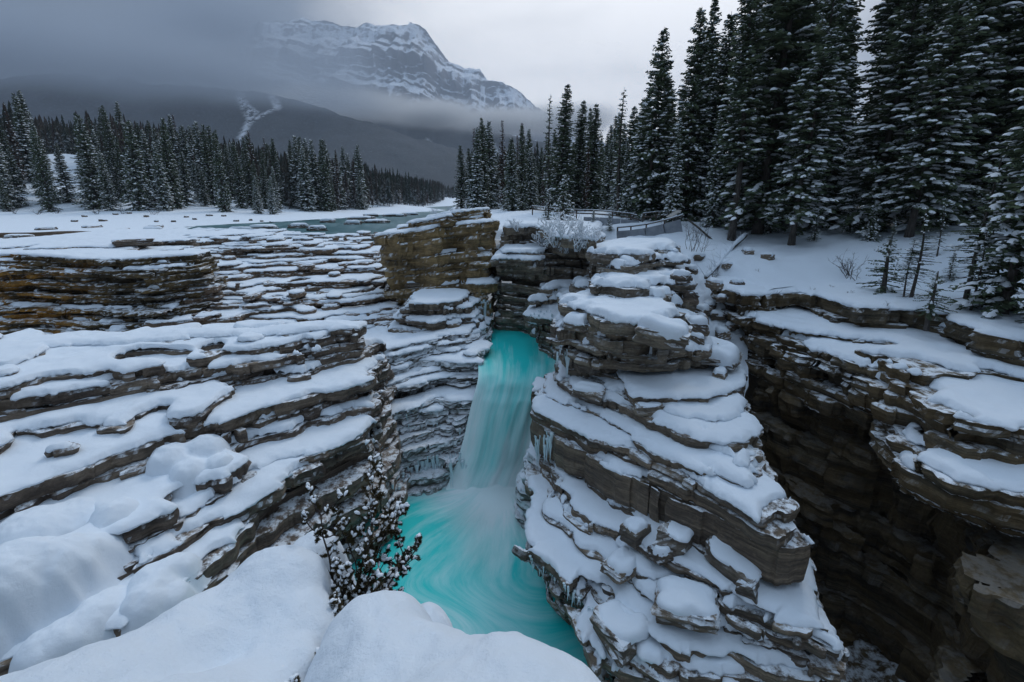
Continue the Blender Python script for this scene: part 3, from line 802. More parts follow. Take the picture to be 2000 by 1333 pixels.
# --- low shelf beside the pool
rock_mass('pool_shelf', 'low shelf of tilted snow covered slabs above the right edge of the pool', [
    lv(-12.9, (1150, 920), (1250, 990), (1400, 1105), (1520, 1180), (1600, 1200), W(10.6, 16), W(3, 22)),
    lv(-13.6, (1085, 925), (1105, 1015), (1250, 1090), (1460, 1200), (1630, 1262), W(10.9, 16), W(2, 22)),
    lv(-14.3, (1066, 960), (1046, 1056), (1165, 1125), (1330, 1235), (1640, 1290), W(11.0, 16), W(1.6, 22)),
    lv(-14.9, (1066, 985), (1050, 1083), (1145, 1165), (1180, 1270), (1600, 1330), W(11.0, 16), W(1.6, 22)),
    lv(-15.9, (1070, 1020), (1060, 1110), (1160, 1205), (1205, 1330), W(9.8, 10.6), W(11.2, 16), W(1.6, 22)),
    lv(-19.4, W(1.9, 21), W(1.9, 19.4), W(3.6, 16.6), W(4.6, 13.6), W(9.8, 10.0), W(11.4, 16), W(1.6, 22)),
], g=0.07, t_rng=(0.24, 0.5), A=0.42, B=0.46, off=0.2, block=(1.7, 1.3), theta=-0.6, L=2.6, mat=ROCK, T=0.9, tb=0.9, wamp=0.6, tilt=(-0.05, 0.03), und=0.35,
    snow=0.20, snow_w=0.4, seed=35, rough=0.06, bare=0.02, wmin=0.55, ramp_up=0.05)
rock_mass('iced_boulder_wall', 'ice coated brown rock between the waterfall and the pool shelf', [
    lv(-12.8, (1046, 852), (1075, 870), W(3.4, 23.5), W(1.8, 25)),
    lv(-14.2, (1030, 900), (1072, 930), W(3.4, 22.5), W(1.4, 25.4)),
    lv(-16.0, (1012, 960), (1060, 985), W(3.4, 22.0), W(1.0, 25.6)),
    lv(-17.6, (1005, 1000), (1052, 1032), W(3.4, 21.0), W(0.6, 25.8)),
    lv(-19.0, (1008, 1030), (1050, 1068), W(3.4, 20.0), W(0.6, 25.8)),
], g=0.08, t_rng=(0.4, 0.9), A=0.3, B=0.08, off=0.1, block=(1.2, 1.0), theta=0.3, L=5.0, mat=ROCK_ICE,
    snow=0.12, snow_w=0.3, seed=37, rough=0.10)

# --- cliff right of the crevice
rock_mass('right_cliff', 'dark olive layered cliff with overhanging snowy ledges right of the deep crevice', [
    lv(-5.2, (1452, 580), (1560, 570), (1700, 568), (1815, 585), (1905, 620), (2080, 640), W(34, 24), W(30, 34), W(14, 34)),
    lv(-6.1, (1440, 608), (1560, 596), (1660, 640), (1800, 650), (1900, 700), (2120, 730), W(34, 24), W(30, 34), W(14, 34)),
    lv(-6.9, (1452, 640), (1590, 668), (1665, 700), (1770, 725), (1862, 800), (2140, 850), W(34, 20), W(30, 34), W(14, 34)),
    lv(-7.7, (1470, 668), (1612, 728), (1690, 760), (1765, 800), (1858, 862), (2140, 910), W(34, 20), W(30, 34), W(14, 34)),
    lv(-8.6, W(13.4, 22.8), W(14.2, 19.6), (1690, 850), (1760, 905), (1855, 950), (2140, 1010), W(34, 18), W(30, 34), W(14, 34)),
    lv(-9.8, W(13.8, 22.6), W(14.8, 19.8), W(15.8, 17.4), (1780, 970), (1864, 1016), (2140, 1090), W(34, 16), W(30, 34), W(14, 34)),
], g=0.10, t_rng=(0.3, 0.75), A=0.45, B=0.42, off=0.20, block=(2.0, 1.5), theta=0.2, L=4.5, mat=ROCK_RIGHT, T=1.5, tb=0.9, wamp=0.5, und=0.3, wmin=0.95, ramp_up=0.05,
    snow=0.22, snow_w=0.5, bare=0.20, seed=41, rough=0.10, keep_fn=lambda x, y, z: (x < 27) & (y < 30), snow_below=-9.2)

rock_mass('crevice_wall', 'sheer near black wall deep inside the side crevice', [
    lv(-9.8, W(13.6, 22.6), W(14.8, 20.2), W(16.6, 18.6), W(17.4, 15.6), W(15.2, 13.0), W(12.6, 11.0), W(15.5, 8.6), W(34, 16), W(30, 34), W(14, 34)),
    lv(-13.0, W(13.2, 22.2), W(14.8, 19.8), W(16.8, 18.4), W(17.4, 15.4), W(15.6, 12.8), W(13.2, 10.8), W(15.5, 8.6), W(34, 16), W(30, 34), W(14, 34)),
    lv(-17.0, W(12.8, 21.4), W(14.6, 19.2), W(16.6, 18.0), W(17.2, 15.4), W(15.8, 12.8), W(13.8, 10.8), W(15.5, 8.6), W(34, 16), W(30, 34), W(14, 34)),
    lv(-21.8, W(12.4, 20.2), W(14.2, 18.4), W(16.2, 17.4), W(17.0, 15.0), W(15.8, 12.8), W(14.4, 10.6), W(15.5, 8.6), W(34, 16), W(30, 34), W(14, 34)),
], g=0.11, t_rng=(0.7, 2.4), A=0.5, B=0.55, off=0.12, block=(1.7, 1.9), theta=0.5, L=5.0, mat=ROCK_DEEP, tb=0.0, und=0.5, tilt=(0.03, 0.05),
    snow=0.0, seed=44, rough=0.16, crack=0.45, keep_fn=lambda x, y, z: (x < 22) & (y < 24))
# ------------------------------------------------------------------ ground sheets, river, water
def rbf_fit(pts):
    pts = np.asarray(pts, float); n = len(pts)
    d = np.hypot(pts[:, None, 0] - pts[None, :, 0], pts[:, None, 1] - pts[None, :, 1])
    K = d + 0.0
    A_ = np.zeros((n + 3, n + 3)); A_[:n, :n] = K
    A_[:n, n] = 1; A_[:n, n + 1] = pts[:, 0]; A_[:n, n + 2] = pts[:, 1]
    A_[n:, :n] = A_[:n, n:].T
    b = np.zeros(n + 3); b[:n] = pts[:, 2]
    w = np.linalg.lstsq(A_, b, rcond=None)[0]
    def ev(x, y):
        x = np.asarray(x, float); y = np.asarray(y, float)
        s = w[n] + w[n + 1] * x + w[n + 2] * y
        for i in range(n): s = s + w[i] * np.hypot(x - pts[i, 0], y - pts[i, 1])
        return s
    return ev

def sheet(name, poly, hfun, g, mat, smooth=True, parent=None):
    poly = np.asarray(poly, float)
    x0, y0 = poly.min(0) - g; x1, y1 = poly.max(0) + g
    nx = int((x1 - x0) / g) + 1; ny = int((y1 - y0) / g) + 1; N = nx * ny
    X, Y = np.meshgrid(x0 + np.arange(nx) * g, y0 + np.arange(ny) * g)
    F = sdf_poly(X, Y, poly)
    keep = np.ones((ny - 1, nx - 1), bool)
    case = ms_cells(F, keep)
    faces = {}
    for c in range(1, 16):
        jj, ii = np.nonzero(case == c)
        if len(jj):
            seq = PERIM[c][0]
            faces.setdefault(len(seq), []).append(np.stack([ms_ids(jj, ii, nx, N, q) for q in seq], -1))
    F_ = [np.vstack(v) for v in faces.values()]
    used = np.unique(np.concatenate([q.ravel() for q in F_]))
    px, py, *_ = ms_positions(used, F, x0, y0, g, nx, N)
    z = hfun(px, py)
    return mesh_obj(name, np.stack([px, py, z], -1), [np.searchsorted(used, q) for q in F_], mat, smooth, parent)

RIVER_Z = -5.7
_c = [(*P(1452, 580, -5.2), -5.0), (*P(1700, 568, -5.2), -4.95), (*P(1815, 585, -5.2), -4.95), (*P(1905, 620, -5.2), -5.0), (*P(2080, 640, -5.2), -5.0)]
for q in [(1540, 482, 33), (1430, 472, 36), (1370, 470, 36.5), (1330, 445, 39), (1250, 440, 42), (1650, 425, 42), (1800, 432, 33), (1930, 470, 26), (1620, 520, 29), (1750, 520, 26.5), (1480, 530, 29), (1100, 428, 52), (1000, 422, 58), (960, 412, 80), (900, 405, 120), (1100, 408, 90), (1300, 405, 80),
          (1600, 400, 70), (1900, 400, 50), (2200, 420, 40), (1180, 462, 40), (1100, 452, 43)]:
    _c.append(PY(*q))
_c += [(14, 33, -3.6), (9, 45, -2.6), (20, 200, -1), (100, 200, 2), (90, 60, 1.5), (60, 25, -1), (36, 14, -4.6)]
H_right = rbf_fit(_c)
EDGE = [P(1466, 574, -5.2), P(1560, 563, -5.2), P(1700, 560, -5.2), P(1815, 577, -5.2), P(1905, 611, -5.2), P(2080, 630, -5.2), (36, 15)]
GULLY = [(-2.0, 45.5), (9, 42), (7.5, 32.5), (12.5, 31.0), (14.0, 28.5), EDGE[0]]
def line_dist(x, y, pl):
    d2 = np.full(np.shape(x), 1e9)
    for (ax, ay), (bx_, by_) in zip(pl[:-1], pl[1:]):
        ex, ey = bx_ - ax, by_ - ay
        t = np.clip(((x - ax) * ex + (y - ay) * ey) / (ex * ex + ey * ey), 0, 1)
        d2 = np.minimum(d2, (x - ax - t * ex) ** 2 + (y - ay - t * ey) ** 2)
    return np.sqrt(d2)
def sstep(t):
    t = np.clip(t, 0, 1); return t * t * (3 - 2 * t)
def h_right(x, y):
    x = np.asarray(x, float); y = np.asarray(y, float)
    h = h_right0(x, y)
    w = sstep(line_dist(x, y, EDGE) / 3.2)
    h = h * w + (1 - w) * np.minimum(h, -5.05)
    return h - 0.9 * (1 - sstep(line_dist(x, y, GULLY) / 1.4))
def h_right0(x, y):
    r = H_right(x, y) + 0.16 * fbm2(np.asarray(x) * 0.35, np.asarray(y) * 0.35, 33, 4) + 0.09 * fbm2(np.asarray(x) * 1.3, np.asarray(y) * 1.3, 37, 2)
    d = np.asarray(x) - (-13 - 0.10 * (np.asarray(y) - 55))          # fall to the river on the far side
    return np.where(np.asarray(y) > 50, r - (np.clip(6 - d, 0, 9) ** 2) * 0.10, r)
e = EDGE[:-1]
upland = [(-14, 52), (-2.0, 45.5), (9, 42), (7.5, 32.5), (12.5, 31.0), (14.0, 28.5)] + e + [(36, 15), (80, 15), (80, 95), (-16, 95)]
g1 = sheet('snow_ground', upland, h_right, 0.22, SNOW)
tag(g1, kind='structure', label='undulating snow covered ground under the right hand forest')
g2 = sheet('forest_ground', [(-16, 94.6), (140, 94.6), (200, 420), (-36, 420)], lambda x, y: h_right(x, np.minimum(y, 230)) - 0.05, 2.5, SNOW)
tag(g2, kind='structure', label='snow under the distant trees right of the river')

_l = [(-75, 62, -5.3), (-45, 64, -5.4), (-50, 45, -5.0), (-90, 45, -4.6), (-32, 62, -5.5), (-64, 93, -5.72), (-54, 110, -5.72), (-45, 130, -5.75), (-28, 196, -5.75), (-30, 75, -6.1), (-20, 100, -6.4), (-20, 200, -6.0), (-70, 78, -5.35)]
for q in [(0, 412, 112), (150, 412, 112), (300, 411, 114), (430, 410, 125), (560, 408, 150), (650, 402, 190), (760, 398, 300), (870, 392, 480),
          (100, 372, 135), (130, 300, 175), (180, 330, 165), (0, 320, 200), (0, 290, 250), (200, 300, 230), (300, 318, 260), (450, 340, 300), (700, 368, 440), (-300, 300, 160), (-300, 400, 100), (-300, 250, 300)]:
    _l.append(PY(*q))
H_left = rbf_fit(_l)
def h_left(x, y):
    return H_left(x, y) + 0.16 * fbm2(np.asarray(x) * 0.12, np.asarray(y) * 0.12, 43, 4)
shore = [(-120, 39.5), (-53, 39.5), (-50, 60), (-44, 65), (-38, 69), (-58, 82), (-63, 93), (-53, 111), (-44, 131), (-27, 196), (-20, 330), (20, 600), (-600, 600), (-600, 120), (-250, 39.5)]
g3 = sheet('river_bank', shore, lambda x, y: h_left(x, y), 1.6, SNOW)
tag(g3, kind='structure', label='flat snow covered shore and wooded rise left of the river')

def water_material(name, col, foam, flow=True, rough=0.25):
    t = NT(name)
    at = t.new('Attribute'); at.attribute_name = 'flow'
    f = t.xyz(at.outputs['Vector'])
    m = t.new('Mapping'); m.inputs['Scale'].default_value = (1, 1, 0)
    t.lk(at.outputs['Vector'], m.inputs['Vector'])
    n1 = t.noise(m.outputs[0], 1.0, 6, 0.62, 0.0)
    m2 = t.new('Mapping'); m2.inputs['Scale'].default_value = (2.7, 1.3, 0); m2.inputs['Location'].default_value = (3.1, 7.7, 0)
    t.lk(at.outputs['Vector'], m2.inputs['Vector'])
    n2 = t.noise(m2.outputs[0], 1.0, 5, 0.65, 0.0)
    amt = t.math('ADD', t.math('MULTIPLY', n1, 0.65), t.math('MULTIPLY', n2, 0.35))
    thr = t.math('SUBTRACT', 1.0, f[2])
    fac = t.math('MULTIPLY', t.math('SUBTRACT', amt, t.math('MULTIPLY_ADD', thr, 0.62, 0.06)), 2.1, clamp=True)
    c = t.mix(fac, col, foam)
    b = t.bump(amt, 0.25, 0.08)
    return t.set(Base_Color=c, Roughness=t.rng(fac, 0, 1, rough, 0.75), Normal=b, Specular_IOR_Level=0.4)
WATER = water_material('turquoise_water', (0.012, 0.61, 0.59), (0.82, 0.95, 0.96), rough=0.5)
RIVERW = water_material('river_water', (0.035, 0.135, 0.150), (0.30, 0.42, 0.45), rough=0.30)

def with_flow(o, flow):
    a = o.data.attributes.new('flow', 'FLOAT_VECTOR', 'POINT')
    a.data.foreach_set('vector', np.asarray(flow, np.float32).ravel())

river = sheet('river', [(-36, 63), (-13, 60), (-12, 70), (-20, 110), (-26, 196), (-20, 320), (-34, 320), (-70, 150), (-90, 92), (-66, 74)], lambda x, y: np.full(np.shape(x), RIVER_Z) + 0.03 * noise2(x * 0.9, y * 0.5, 3), 0.8, RIVERW)
v = np.empty(len(river.data.vertices) * 3, np.float32); river.data.vertices.foreach_get('co', v); v = v.reshape(-1, 3)
with_flow(river, np.stack([v[:, 0] * 0.55 + v[:, 1] * 0.10, v[:, 1] * 0.12, 0.40 + 0.2 * noise2(v[:, 0] * 0.08, v[:, 1] * 0.05, 5)], -1))
tag(river, kind='structure', label='grey green river running down to the rock lip')

# pool under the falls, seen flowing towards the camera
pool = sheet('pool', [(-9, 14), (-3, 11), (3, 8), (8, 6), (8, 11), (5.5, 16), (4.0, 19), (3, 23), (2.6, 29), (-8.5, 29), (-9, 22)], lambda x, y: np.full(np.shape(x), -18.5), 0.22, WATER)
v = np.empty(len(pool.data.vertices) * 3, np.float32); pool.data.vertices.foreach_get('co', v); v = v.reshape(-1, 3)
bx, by = -1.2, 27.0
ang = np.arctan2(v[:, 0] - bx, -(v[:, 1] - by)); rad = np.hypot(v[:, 0] - bx, v[:, 1] - by)
swirl = ang + 0.05 * rad * noise2(v[:, 0] * 0.25, v[:, 1] * 0.25, 9)
foam = 0.95 * np.exp(-(rad / 4.6) ** 2) + 0.52 * np.exp(-((ang - 0.08) / 0.42) ** 2) * np.exp(-rad / 14) + 0.22
foam += 0.14 * noise2(v[:, 0] * 0.45, v[:, 1] * 0.3, 14)
v[:, 2] += 0.45 * np.exp(-(rad / 1.9) ** 2) + 0.10 * noise2(v[:, 0] * 0.8, v[:, 1] * 0.5, 10) * np.exp(-rad / 8)
pool.data.vertices.foreach_set('co', v.ravel())
with_flow(pool, np.stack([swirl * 5.5, rad * 0.24, foam], -1))
tag(pool, kind='structure', label='turquoise pool with silky foam below the waterfall')

bsn = sheet('basin_floor', [(-48, 28), (-12.8, 29.0), (-11.8, 33), (-9, 40), (-11, 43), (-48, 39)], lambda x, y: -11.25 + 0.12 * fbm2(x * 0.4, y * 0.4, 12, 3), 0.4, SNOW)
tag(bsn, kind='structure', label='flat snow filled hollow at the foot of the tan bluff')

# upper channel and falls as one sheet: left and right edges from the lip down
secs = [  # (left px, right px, row left, row right, forward distance, foam)
    (915, 1100, 632, 632, 43.5, 0.10), (925, 1085, 648, 650, 39.5, 0.14), (930, 1085, 668, 668, 36.2, 0.20), (932, 1085, 692, 694, 33.2, 0.24), (934, 1085, 714, 718, 30.9, 0.32),
    (934, 1080, 738, 744, 29.4, 0.42), (928, 1072, 764, 768, 28.8, 0.48), (918, 1062, 800, 800, 28.3, 0.54), (908, 1052, 846, 842, 27.8, 0.60),
    (896, 1042, 892, 886, 27.3, 0.70), (880, 1028, 932, 926, 26.9, 0.84), (866, 1012, 970, 966, 26.2, 0.95)]
ns, nt = 90, 44
S = np.linspace(0, len(secs) - 1, ns)
arr = []
for (lx, rx, ly, ry, Yd, fm) in secs:
    arr.append((*PY(lx, ly, Yd), *PY(rx, ry, Yd), fm))
arr = np.array(arr)
def smooth_interp(a, s):
    i = np.clip(np.floor(s).astype(int), 0, len(a) - 2); t = (s - i)[:, None]
    p0 = a[np.maximum(i - 1, 0)]; p1 = a[i]; p2 = a[i + 1]; p3 = a[np.minimum(i + 2, len(a) - 1)]
    return 0.5 * (2 * p1 + (p2 - p0) * t + (2 * p0 - 5 * p1 + 4 * p2 - p3) * t ** 2 + (3 * p1 - p0 - 3 * p2 + p3) * t ** 3)
C = smooth_interp(arr, S)
T = np.linspace(0, 1, nt)
V3 = C[:, None, 0:3] * (1 - T)[None, :, None] + C[:, None, 3:6] * T[None, :, None]
dist = np.concatenate([[0], np.cumsum(np.linalg.norm(np.diff(C[:, :3], axis=0), axis=1))])
bul = np.sin(np.pi * T)[None, :] * 0.45
strand = 0.22 * fbm2((T * 9)[None, :] + 0 * S[:, None], (S * 0.35)[:, None] + 0 * T[None, :], 19, 3)
steep = np.clip((S - 4.5) / 2, 0, 1)[:, None]
V3[:, :, 1] -= (bul + strand) * steep
V3[:, :, 2] += 0.10 * noise2((T * 6)[None, :] + 0 * S[:, None], (S * 1.5)[:, None] + 0 * T[None, :], 22)
i = np.arange(ns - 1)[:, None] * nt; k = np.arange(nt - 1)[None, :]
fa = np.stack([i + k, i + nt + k, i + nt + k + 1, i + k + 1], -1).reshape(-1, 4)
falls = mesh_obj('waterfall', V3.reshape(-1, 3), fa, WATER, True)
edge = 0.34 * (np.abs(T - 0.5) * 2) ** 2.5
flow = np.stack([np.broadcast_to((T * 8)[None, :], (ns, nt)), np.broadcast_to(dist[:, None] * 0.13, (ns, nt)), C[:, 6:7] * 0.98 + edge[None, :] + 0.10 * noise2((T * 5)[None, :] + 0 * S[:, None], (S * .3)[:, None] + 0 * T[None, :], 25)], -1)
flow[..., 2] += 0.24 * np.clip((0.35 - T) / 0.35, 0, 1)[None, :] * steep
with_flow(falls, flow.reshape(-1, 3))
tag(falls, kind='structure', label='turquoise waterfall pouring through the gorge into the pool')

floor_m = NT('gorge_floor_rock').set(Base_Color=(0.02, 0.02, 0.018), Roughness=0.8)
gf = sheet('gorge_floor', [(-50, 2), (40, 2), (40, 60), (-50, 60)], lambda x, y: -20.6 + 0.7 * fbm2(x * 0.5, y * 0.5, 51, 4) + np.clip((x - 11) / 6, 0, 1) * 0.4, 0.4, ROCK_RIGHT, False)
tag(gf, kind='structure', label='dark rocky floor of the gorge and side crevice')

# ------------------------------------------------------------------ snow mound at the camera's feet
def sph(px, py, Y, r, sx=1.0, sy=1.0):
    x, y, z = PY(px, py, Y)
    n = math.sqrt(x * x + y * y + z * z)
    hx, hy = x / math.hypot(x, y), y / math.hypot(x, y)          # step back along the line of sight so the crest shows at the pixel
    s, c = -z / n, math.hypot(x, y) / n
    return (x - hx * s * r, y - hy * s * r, z - c * r, r, sx, sy)

def dome_field(X, Y, doms, k=20.0, seed=0, slope=5.0, zc=-3.0):
    acc = np.zeros(X.shape)
    for (cx, cy, cz, r, sx, sy) in doms:
        d = np.hypot((X - cx) / sx, (Y - cy) / sy)
        d = d * (1 + 0.07 * noise2(X * 2.6 + r, Y * 2.6, seed))
        inside = np.sqrt(np.clip(r * r - d * d, 0, None))
        h = cz + np.where(d < r * 0.97, inside, r * 0.243 - (d - r * 0.97) * slope)
        acc += np.exp(np.clip(k * (h - zc), -60, 60))
    return np.log(acc + 1e-30) / k + zc

def dome_mesh(name, doms, box, g, seed=0, zmin=-9.0, **kw):
    x0, x1, y0, y1 = box
    X, Y = np.meshgrid(np.arange(x0, x1, g), np.arange(y0, y1, g))
    H = dome_field(X, Y, doms, seed=seed, **kw)
    H += 0.075 * fbm2(X * 2.4, Y * 2.4, seed + 2, 3) + 0.016 * fbm2(X * 10, Y * 10, seed + 5, 4)
    ny, nx = X.shape
    j = np.arange(ny - 1)[:, None] * nx; i = np.arange(nx - 1)[None, :]
    keep = ((H[:-1, :-1] > zmin) | (H[1:, 1:] > zmin))
    f = np.stack([j + i, j + i + 1, j + nx + i + 1, j + nx + i], -1)[keep]
    used = np.unique(f)
    V = np.stack([X.ravel(), Y.ravel(), np.maximum(H.ravel(), zmin)], -1)[used]
    return mesh_obj(name, V, np.searchsorted(used, f), SNOW, True)

left_domes = [sph(-150, 1400, 2.0, 0.9), sph(60, 1322, 2.2, 0.7), sph(190, 1262, 2.45, 0.62), sph(300, 1212, 2.75, 0.58), sph(390, 1178, 2.95, 0.52), sph(460, 1135, 3.15, 0.45),
              sph(510, 1085, 3.35, 0.38), sph(560, 1078, 3.4, 0.30), sph(608, 1036, 3.9, 0.26), sph(640, 1060, 3.9, 0.16), sph(555, 1150, 3.1, 0.34), sph(590, 1195, 2.95, 0.22), sph(565, 1262, 2.65, 0.18), sph(280, 1345, 2.1, 0.6), sph(430, 1300, 2.4, 0.46),
              sph(500, 1240, 2.7, 0.34)]
m1 = dome_mesh('snow_ridge', left_domes, (-4.6, -0.6, 0.5, 5.2), 0.022, seed=4, zmin=-6.5)
tag(m1, kind='structure', label='rounded snow ridge in the lower left corner beside the snowy shrub')
right_domes = [sph(735, 1158, 2.75, 0.42), sph(705, 1210, 2.5, 0.4), sph(765, 1215, 2.45, 0.5), sph(832, 1212, 2.5, 0.36), sph(870, 1222, 2.35, 0.5), sph(950, 1226, 2.25, 0.62), sph(1015, 1262, 2.1, 0.6),
               sph(1070, 1320, 1.9, 0.55), sph(800, 1330, 2.0, 0.7), sph(950, 1400, 1.7, 0.8), sph(690, 1340, 2.1, 0.5), sph(830, 1186, 3.3, 0.24)]
m2 = dome_mesh('snow_mound', right_domes, (-1.55, 1.2, 0.3, 4.4), 0.02, seed=9, zmin=-6.5)
tag(m2, kind='structure', label='bright smooth snow mound at the near edge of the gorge')

# rubbly snow slope filling the gully between the slab stack and the right cliff
_g = [PY(*q) for q in [(1340, 500, 32), (1420, 500, 33), (1380, 560, 29), (1430, 600, 27.5), (1400, 640, 26), (1432, 680, 25), (1425, 740, 23.5), (1330, 560, 30), (1345, 640, 26.5), (1390, 700, 24.3), (1450, 540, 30.5)]]
_hg = rbf_fit(_g)
gu = sheet('gully_snow', [(8.6, 33.2), (14.6, 32.6), (14.8, 28.5), (13.6, 25.5), (12.6, 23.0), (11.6, 21.8), (9.4, 22.4), (8.6, 26)],
           lambda x, y: _hg(x, y) + 0.30 * fbm2(x * 0.9, y * 0.9, 44, 4) + 0.12 * fbm2(x * 3.1, y * 3.1, 47, 2), 0.09, SNOW)
tag(gu, kind='structure', label='steep lumpy snow filling the gully beside the fallen log')
# ------------------------------------------------------------------ conifers
def needle_material(name, a, b, c):
    t = NT(name)
    oi = t.new('ObjectInfo')
    n = t.noise(t.pos((1, 1, 1)), 0.9, 3, 0.6)
    n2 = t.noise(t.pos((1, 1, 1)), 7.0, 3, 0.6)
    col = t.ramp(t.math('ADD', t.math('MULTIPLY', n, 0.6), t.math('MULTIPLY', n2, 0.4)), [(0.35, a), (0.5, b), (0.68, c)])
    return t.set(Base_Color=col, Roughness=0.75, Specular_IOR_Level=0.2)
NEEDLE = needle_material('spruce_needles', (0.050, 0.072, 0.048), (0.095, 0.128, 0.075), (0.165, 0.190, 0.105))
NEEDLE_RED = needle_material('dead_brown_needles', (0.040, 0.020, 0.014), (0.085, 0.042, 0.027), (0.12, 0.07, 0.045))
NEEDLE_SHRUB = needle_material('shrub_needles', (0.030, 0.026, 0.012), (0.070, 0.055, 0.026), (0.11, 0.085, 0.045))
_t = NT('bark')
_n = _t.noise(_t.pos((6, 6, 1.2)), 2.0, 5, 0.65)
BARK = _t.set(Base_Color=_t.ramp(_n, [(0.3, (0.030, 0.024, 0.020)), (0.55, (0.085, 0.072, 0.062)), (0.75, (0.16, 0.145, 0.13))]), Roughness=0.9, Normal=_t.bump(_n, 0.7, 0.04))
_t = NT('dark_twig'); TWIG = _t.set(Base_Color=(0.035, 0.026, 0.022), Roughness=0.85)
FROST = NT('frosted_twig').set(Base_Color=(0.62, 0.67, 0.72), Roughness=0.8)
SNOW_T = NT('bough_snow').set(Base_Color=(0.84, 0.88, 0.92), Roughness=0.85, Specular_IOR_Level=0.2)

def spruce_meshes(seed, H=20.0, Rb=2.6, bare=0.06, whorl=0.36, nb=6, twig=0.42, width=0.12, snowp=0.4, pad=(0.35, 0.75), droop=0.35, lean=0.0, sparse=0.0,
                  dead_low=0.0, needle=None, power=0.85, trunk_r=None, step=0.20):
    r = np.random.default_rng(seed)
    tr = trunk_r or 0.011 * H + 0.03
    mb = MB()
    zz = np.linspace(-0.5, H, 14)
    cx = 0.012 * H * np.sin(zz / H * 3 + seed) + lean * zz
    cy = 0.010 * H * np.sin(zz / H * 4 + seed * 2)
    cx -= cx[0]; cy -= cy[0]
    mb.tube(np.stack([cx, cy, zz], -1), tr * (1 - np.clip(zz, 0, H) / H) ** 0.9 + 0.015 + 0.4 * tr * np.exp(-np.clip(zz + .5, 0, 9) * 2.2), 8)
    q0 = []; pads = []
    z = H * bare
    def branch(z, az, L, e0, dead=False):
        bx_, by_ = np.interp(z, zz, cx), np.interp(z, zz, cy)
        ca, sa = math.cos(az), math.sin(az)
        n = max(3, int(L / step))
        s = np.linspace(0.08, 1, n) * L
        hz = s * math.tan(e0) - droop * 0.22 * s ** 2 / max(L, .5) * 1.4 + 0.10 * np.clip(s / L - 0.7, 0, 1) * L
        C_ = np.stack([bx_ + ca * s, by_ + sa * s, z + hz], -1)
        mb_ = np.stack([C_[0] * 0 + [bx_, by_, z], C_[n // 2], C_[-1]])
        if L > 0.5: mb.tube(mb_, [0.010 + 0.012 * L, 0.008 + 0.006 * L, 0.004], 4, cap=False)
        if dead: return
        for side in (-1, 1):
            m = r.random(n) > sparse
            k = int(m.sum())
            if k == 0: continue
            c = C_[m]; ss = s[m] / L
            tl = twig * (0.55 + 0.65 * np.sin(np.pi * np.clip(ss * 0.85 + 0.12, 0, 1))) * r.uniform(0.7, 1.3, k) * min(1.0, 0.35 + L * 0.5)
            fwd = r.uniform(0.35, 1.0, k)
            dx = ca * fwd - side * sa * 0.9; dy = sa * fwd + side * ca * 0.9; dz = r.uniform(-0.55, 0.12, k)
            d = np.stack([dx, dy, dz], -1); d /= np.linalg.norm(d, axis=1)[:, None]
            tip = c + d * tl[:, None]
            for q in range(2):
                w = r.normal(size=(k, 3)); w[:, 2] *= (0.35 if q == 0 else 1.4); w -= (w * d).sum(1)[:, None] * d; w /= np.linalg.norm(w, axis=1)[:, None] + 1e-9
                ww = (width * r.uniform(0.7, 1.3, k))[:, None] * w
                q0.append(np.stack([c - ww * 0.5, c + ww * 0.5, tip + ww * 0.45, tip - ww * 0.45 + d * width * 0.6], 1))
        # snow lying on the bough
        npad = max(1, int(L / 0.45))
        for _ in range(npad):
            if r.random() < snowp:
                t = r.uniform(0.30, 1.0); p = np.array([np.interp(t * L, s, C_[:, q]) for q in range(3)])
                lp = r.uniform(*pad) * (0.55 + 0.45 * min(1, L / 1.5)); wp = lp * r.uniform(0.40, 0.75)
                off_ = r.normal() * 0.16 * L * 0.5
                p = p + np.array([-sa * off_, ca * off_, 0.035 - abs(off_) * 0.15])
                sl = math.tan(e0) - droop * 0.5 * t
                pads.append((p, az + r.normal() * 0.45, lp, wp, 0.20 * wp + 0.05, sl))
    while z < H * 0.985:
        f = z / H
        rel = 1 - f
        n = nb if f < 0.85 else max(3, nb - 2)
        L0 = Rb * rel ** power * (0.55 + 0.45 * min(1, (f - bare + 0.05) / 0.12)) + 0.12
        for k in range(n):
            az = r.uniform(0, 2 * math.pi)
            L = L0 * r.uniform(0.55, 1.15)
            if r.random() < 0.06: L *= 1.25
            branch(z + r.uniform(-0.6, 0.6) * whorl, az, L, R(28) * f ** 1.5 - R(14) * (1 - f) + r.normal() * 0.08)
        z += whorl * (0.75 + 0.5 * r.random()) * (0.7 + 0.5 * rel)
    if dead_low > 0:
        z = H * 0.03
        while z < H * bare:
            for k in range(3):
                branch(z, r.uniform(0, 6.28), r.uniform(0.4, 1.3), R(-12), dead=True)
            z += 0.28
    trunk = make_mesh('trunk', np.vstack(mb.v), ([np.vstack(mb.f4)] + ([np.vstack(mb.f3)] if mb.f3 else [])), BARK, True)
    Q = np.concatenate(q0); nq = len(Q)
    crown = make_mesh('crown', Q.reshape(-1, 3), np.arange(nq * 4).reshape(-1, 4), needle or NEEDLE, False)
    sn = None
    if pads:
        th = np.arange(6) / 6 * 2 * np.pi
        vs = []
        for (p, a, lp, wp, hp, sl) in pads:
            rx = np.cos(th) * lp / 2 * r.uniform(0.8, 1.2, 6); ry = np.sin(th) * wp / 2 * r.uniform(0.8, 1.2, 6)
            ca, sa = math.cos(a), math.sin(a)
            rim = np.stack([p[0] + rx * ca - ry * sa, p[1] + rx * sa + ry * ca, p[2] + rx * sl * 0.7 - 0.02 - 0.03 * r.random(6)], -1)
            mid = rim * 0.62 + p * 0.38; mid[:, 2] += hp * 0.8
            top = p + [0, 0, hp]
            vs.append(np.vstack([rim, mid, top]))
